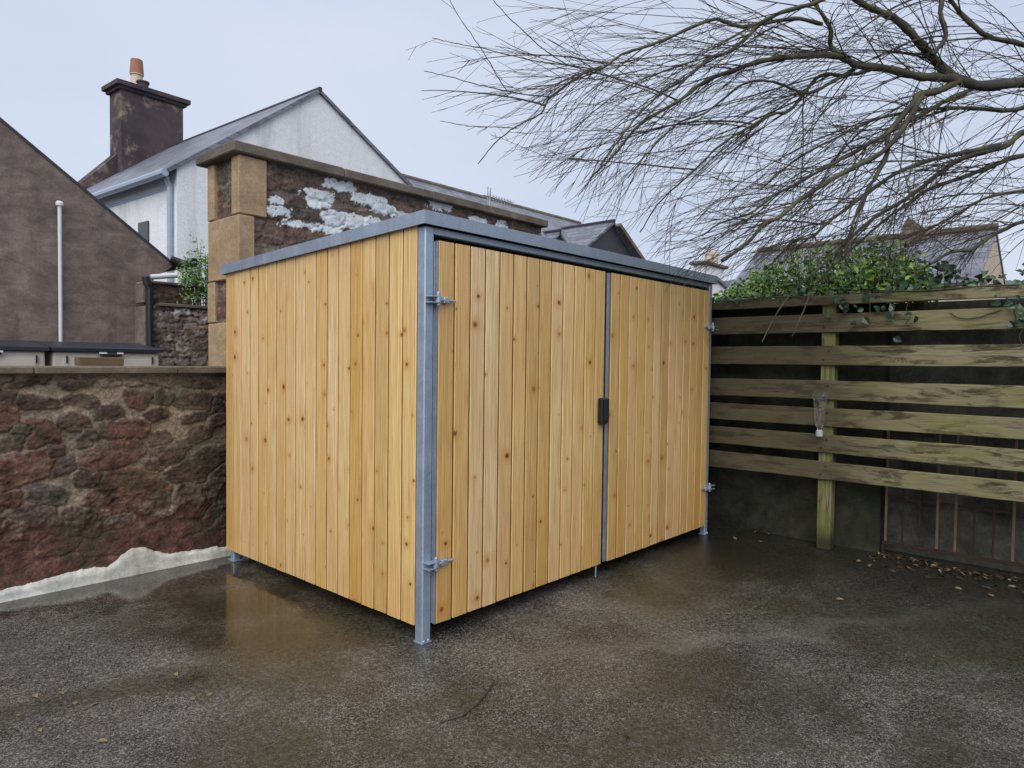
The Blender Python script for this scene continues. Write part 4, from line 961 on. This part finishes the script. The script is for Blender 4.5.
limb([(860, 66), (835, 82), (811, 90), (774, 84), (747, 85), (708, 109), (679, 125), (650, 150), (628, 178)], 5, 1.5, 4.9, 4.5)
limb([(1095, 110), (1050, 104), (1011, 108), (980, 104), (949, 106), (922, 109), (880, 118), (840, 135), (800, 160), (760, 190)], 8, 2.0, 5.3, 5.0)
limb([(960, 80), (941, 87), (920, 96), (908, 111), (894, 136), (881, 157), (872, 175), (867, 188), (857, 212), (848, 240)], 11, 3, 5.0, 4.6)
limb([(1110, 125), (1060, 128), (1024, 133), (1000, 145), (961, 163), (941, 177), (918, 192), (892, 205), (873, 218), (853, 238), (824, 264), (800, 290), (778, 318), (762, 342)], 10, 1.0, 5.3, 4.9)
limb([(1110, 150), (1060, 154), (1024, 159), (994, 166), (961, 177), (933, 188), (908, 205), (883, 218), (850, 245), (815, 285), (800, 315), (792, 336)], 9, 1.0, 5.3, 5.1)
limb([(1120, 180), (1060, 186), (1024, 190), (990, 200), (961, 211), (929, 225), (900, 240)], 6, 2, 5.4, 5.2)
limb([(1120, 205), (1060, 212), (1024, 222), (998, 232), (972, 246), (949, 255), (930, 264)], 7, 3.5, 5.2, 4.9)
limb([(985, 84), (950, 98), (915, 118), (880, 140), (850, 155), (824, 167), (792, 186), (767, 198), (749, 214), (722, 225), (702, 236)], 7, 2, 5.15, 4.5)
limb([(922, 96), (908, 122), (885, 152), (850, 172), (824, 184), (800, 202), (776, 217), (765, 225), (749, 240), (722, 261)], 8, 4.5, 4.8, 4.5)
limb([(1000, 145), (950, 152), (905, 170), (860, 196), (824, 222), (810, 235), (794, 245), (769, 267)], 7, 2.5, 5.22, 4.7)
limb([(1000, -20), (950, -8), (945, 15), (940, 38), (932, 55)], 7, 6, 4.9, 4.9)
limb([(1110, 92), (1060, 60), (1020, 45), (990, 35), (960, 15), (940, -15)], 9, 5, 5.3, 5.0)
# limbs in the crown above the frame, so the tree is whole from elsewhere
limb([(1112, 98), (1130, 20), (1120, -60), (1080, -140), (1000, -200)], 18, 6, 5.3, 5.2)
limb([(1112, 98), (1180, 20), (1240, -50), (1320, -80)], 16, 5, 5.3, 5.8)
# whips off the hand-laid limbs
LEFT = -RT
for Q, rad, px in LIMBS:
    vis = len(Q)
    Ltot = np.linalg.norm(np.diff(Q, axis=0), axis=1).sum()
    r_ = np.array(rad); dens = (9 if r_[0] < .012 else 6.5)*(.28 if px[-1][0] < 560 else 1)
    for k in range(int(Ltot*dens)):
        i = int(rgt.uniform(.1, .985)*(len(Q)-1)); t = Q[min(i+1, len(Q)-1)]-Q[i-1 if i else 0]; t = t/np.linalg.norm(t)
        ax = np.cross(t, rgt.normal(size=3)); ax /= np.linalg.norm(ax); an = rgt.uniform(.22, .68)
        big = r_[i] > .009
        d = t*math.cos(an)+ax*math.sin(an)
        L = rgt.uniform(.5, 1.3) if big else rgt.uniform(.25, .7)
        twig(Q[i], d, L, min(.0052 if big else .0027, r_[i]*.6), 2 if big else 1, .35, (3, 6))
# long arching whips filling the crown
SRC = [(Q, px) for Q, rad, px in LIMBS if rad[0] > .012]
for k in range(125):
    Q, px = SRC[rgt.integers(len(SRC))]; i = int(rgt.uniform(.05, .8)*(len(Q)-1)); p = Q[i]
    d = LEFT*rgt.uniform(.6, 1.1)+np.array([0, 0, rgt.uniform(-.45, .40)])+FW*rgt.uniform(-.35, .45)
    twig(p, d, rgt.uniform(1.1, 2.2), rgt.uniform(.0035, .0068), 2, .36, (5, 8))
flush(TW, 'twigs', TWIG)

# ------------------------------------------------------------------ sky, sun, view
w = bpy.data.worlds.new('World'); scene.world = w; w.use_nodes = True; nt = w.node_tree; nt.nodes.clear()
out = nt.nodes.new('ShaderNodeOutputWorld'); bg = nt.nodes.new('ShaderNodeBackground'); sky = nt.nodes.new('ShaderNodeTexSky')
sky.sky_type = 'NISHITA'; sky.sun_disc = False; sky.sun_elevation = R(52); sky.sun_rotation = R(232); sky.dust_density = 4; sky.air_density = 1.0
bg.inputs[1].default_value = .10
tc = nt.nodes.new('ShaderNodeTexCoord'); nz = nt.nodes.new('ShaderNodeTexNoise'); nz.inputs['Scale'].default_value = 1.6; nz.inputs['Detail'].default_value = 6
mp = nt.nodes.new('ShaderNodeMapping'); mp.inputs['Scale'].default_value = (1, 1, 2.6); nt.links.new(tc.outputs['Generated'], mp.inputs[0]); nt.links.new(mp.outputs[0], nz.inputs['Vector'])
rp = nt.nodes.new('ShaderNodeValToRGB'); rp.color_ramp.elements[0].position = .3; rp.color_ramp.elements[1].position = .72
rp.color_ramp.elements[0].color = (6.3, 7.15, 8.95, 1); rp.color_ramp.elements[1].color = (7.6, 8.25, 9.75, 1); nt.links.new(nz.outputs[0], rp.inputs[0])
mx = nt.nodes.new('ShaderNodeMix'); mx.data_type = 'RGBA'; mx.inputs[0].default_value = .88
nt.links.new(sky.outputs[0], mx.inputs[6]); nt.links.new(rp.outputs[0], mx.inputs[7]); nt.links.new(mx.outputs[2], bg.inputs[0]); nt.links.new(bg.outputs[0], out.inputs[0])
sd = bpy.data.lights.new('sun', 'SUN'); sd.energy = 2.35; sd.angle = R(60); sd.color = (1, .97, .93); so = bpy.data.objects.new('sun', sd); COL.objects.link(so)
so.rotation_euler = Vector((.74, .40, -.78)).to_track_quat('-Z', 'Y').to_euler(); so.location = (-4, -4, 8)
scene.view_settings.view_transform = 'Standard'; scene.view_settings.look = 'None'; scene.view_settings.exposure = 0
scene.render.engine = 'CYCLES'; scene.cycles.max_bounces = 6
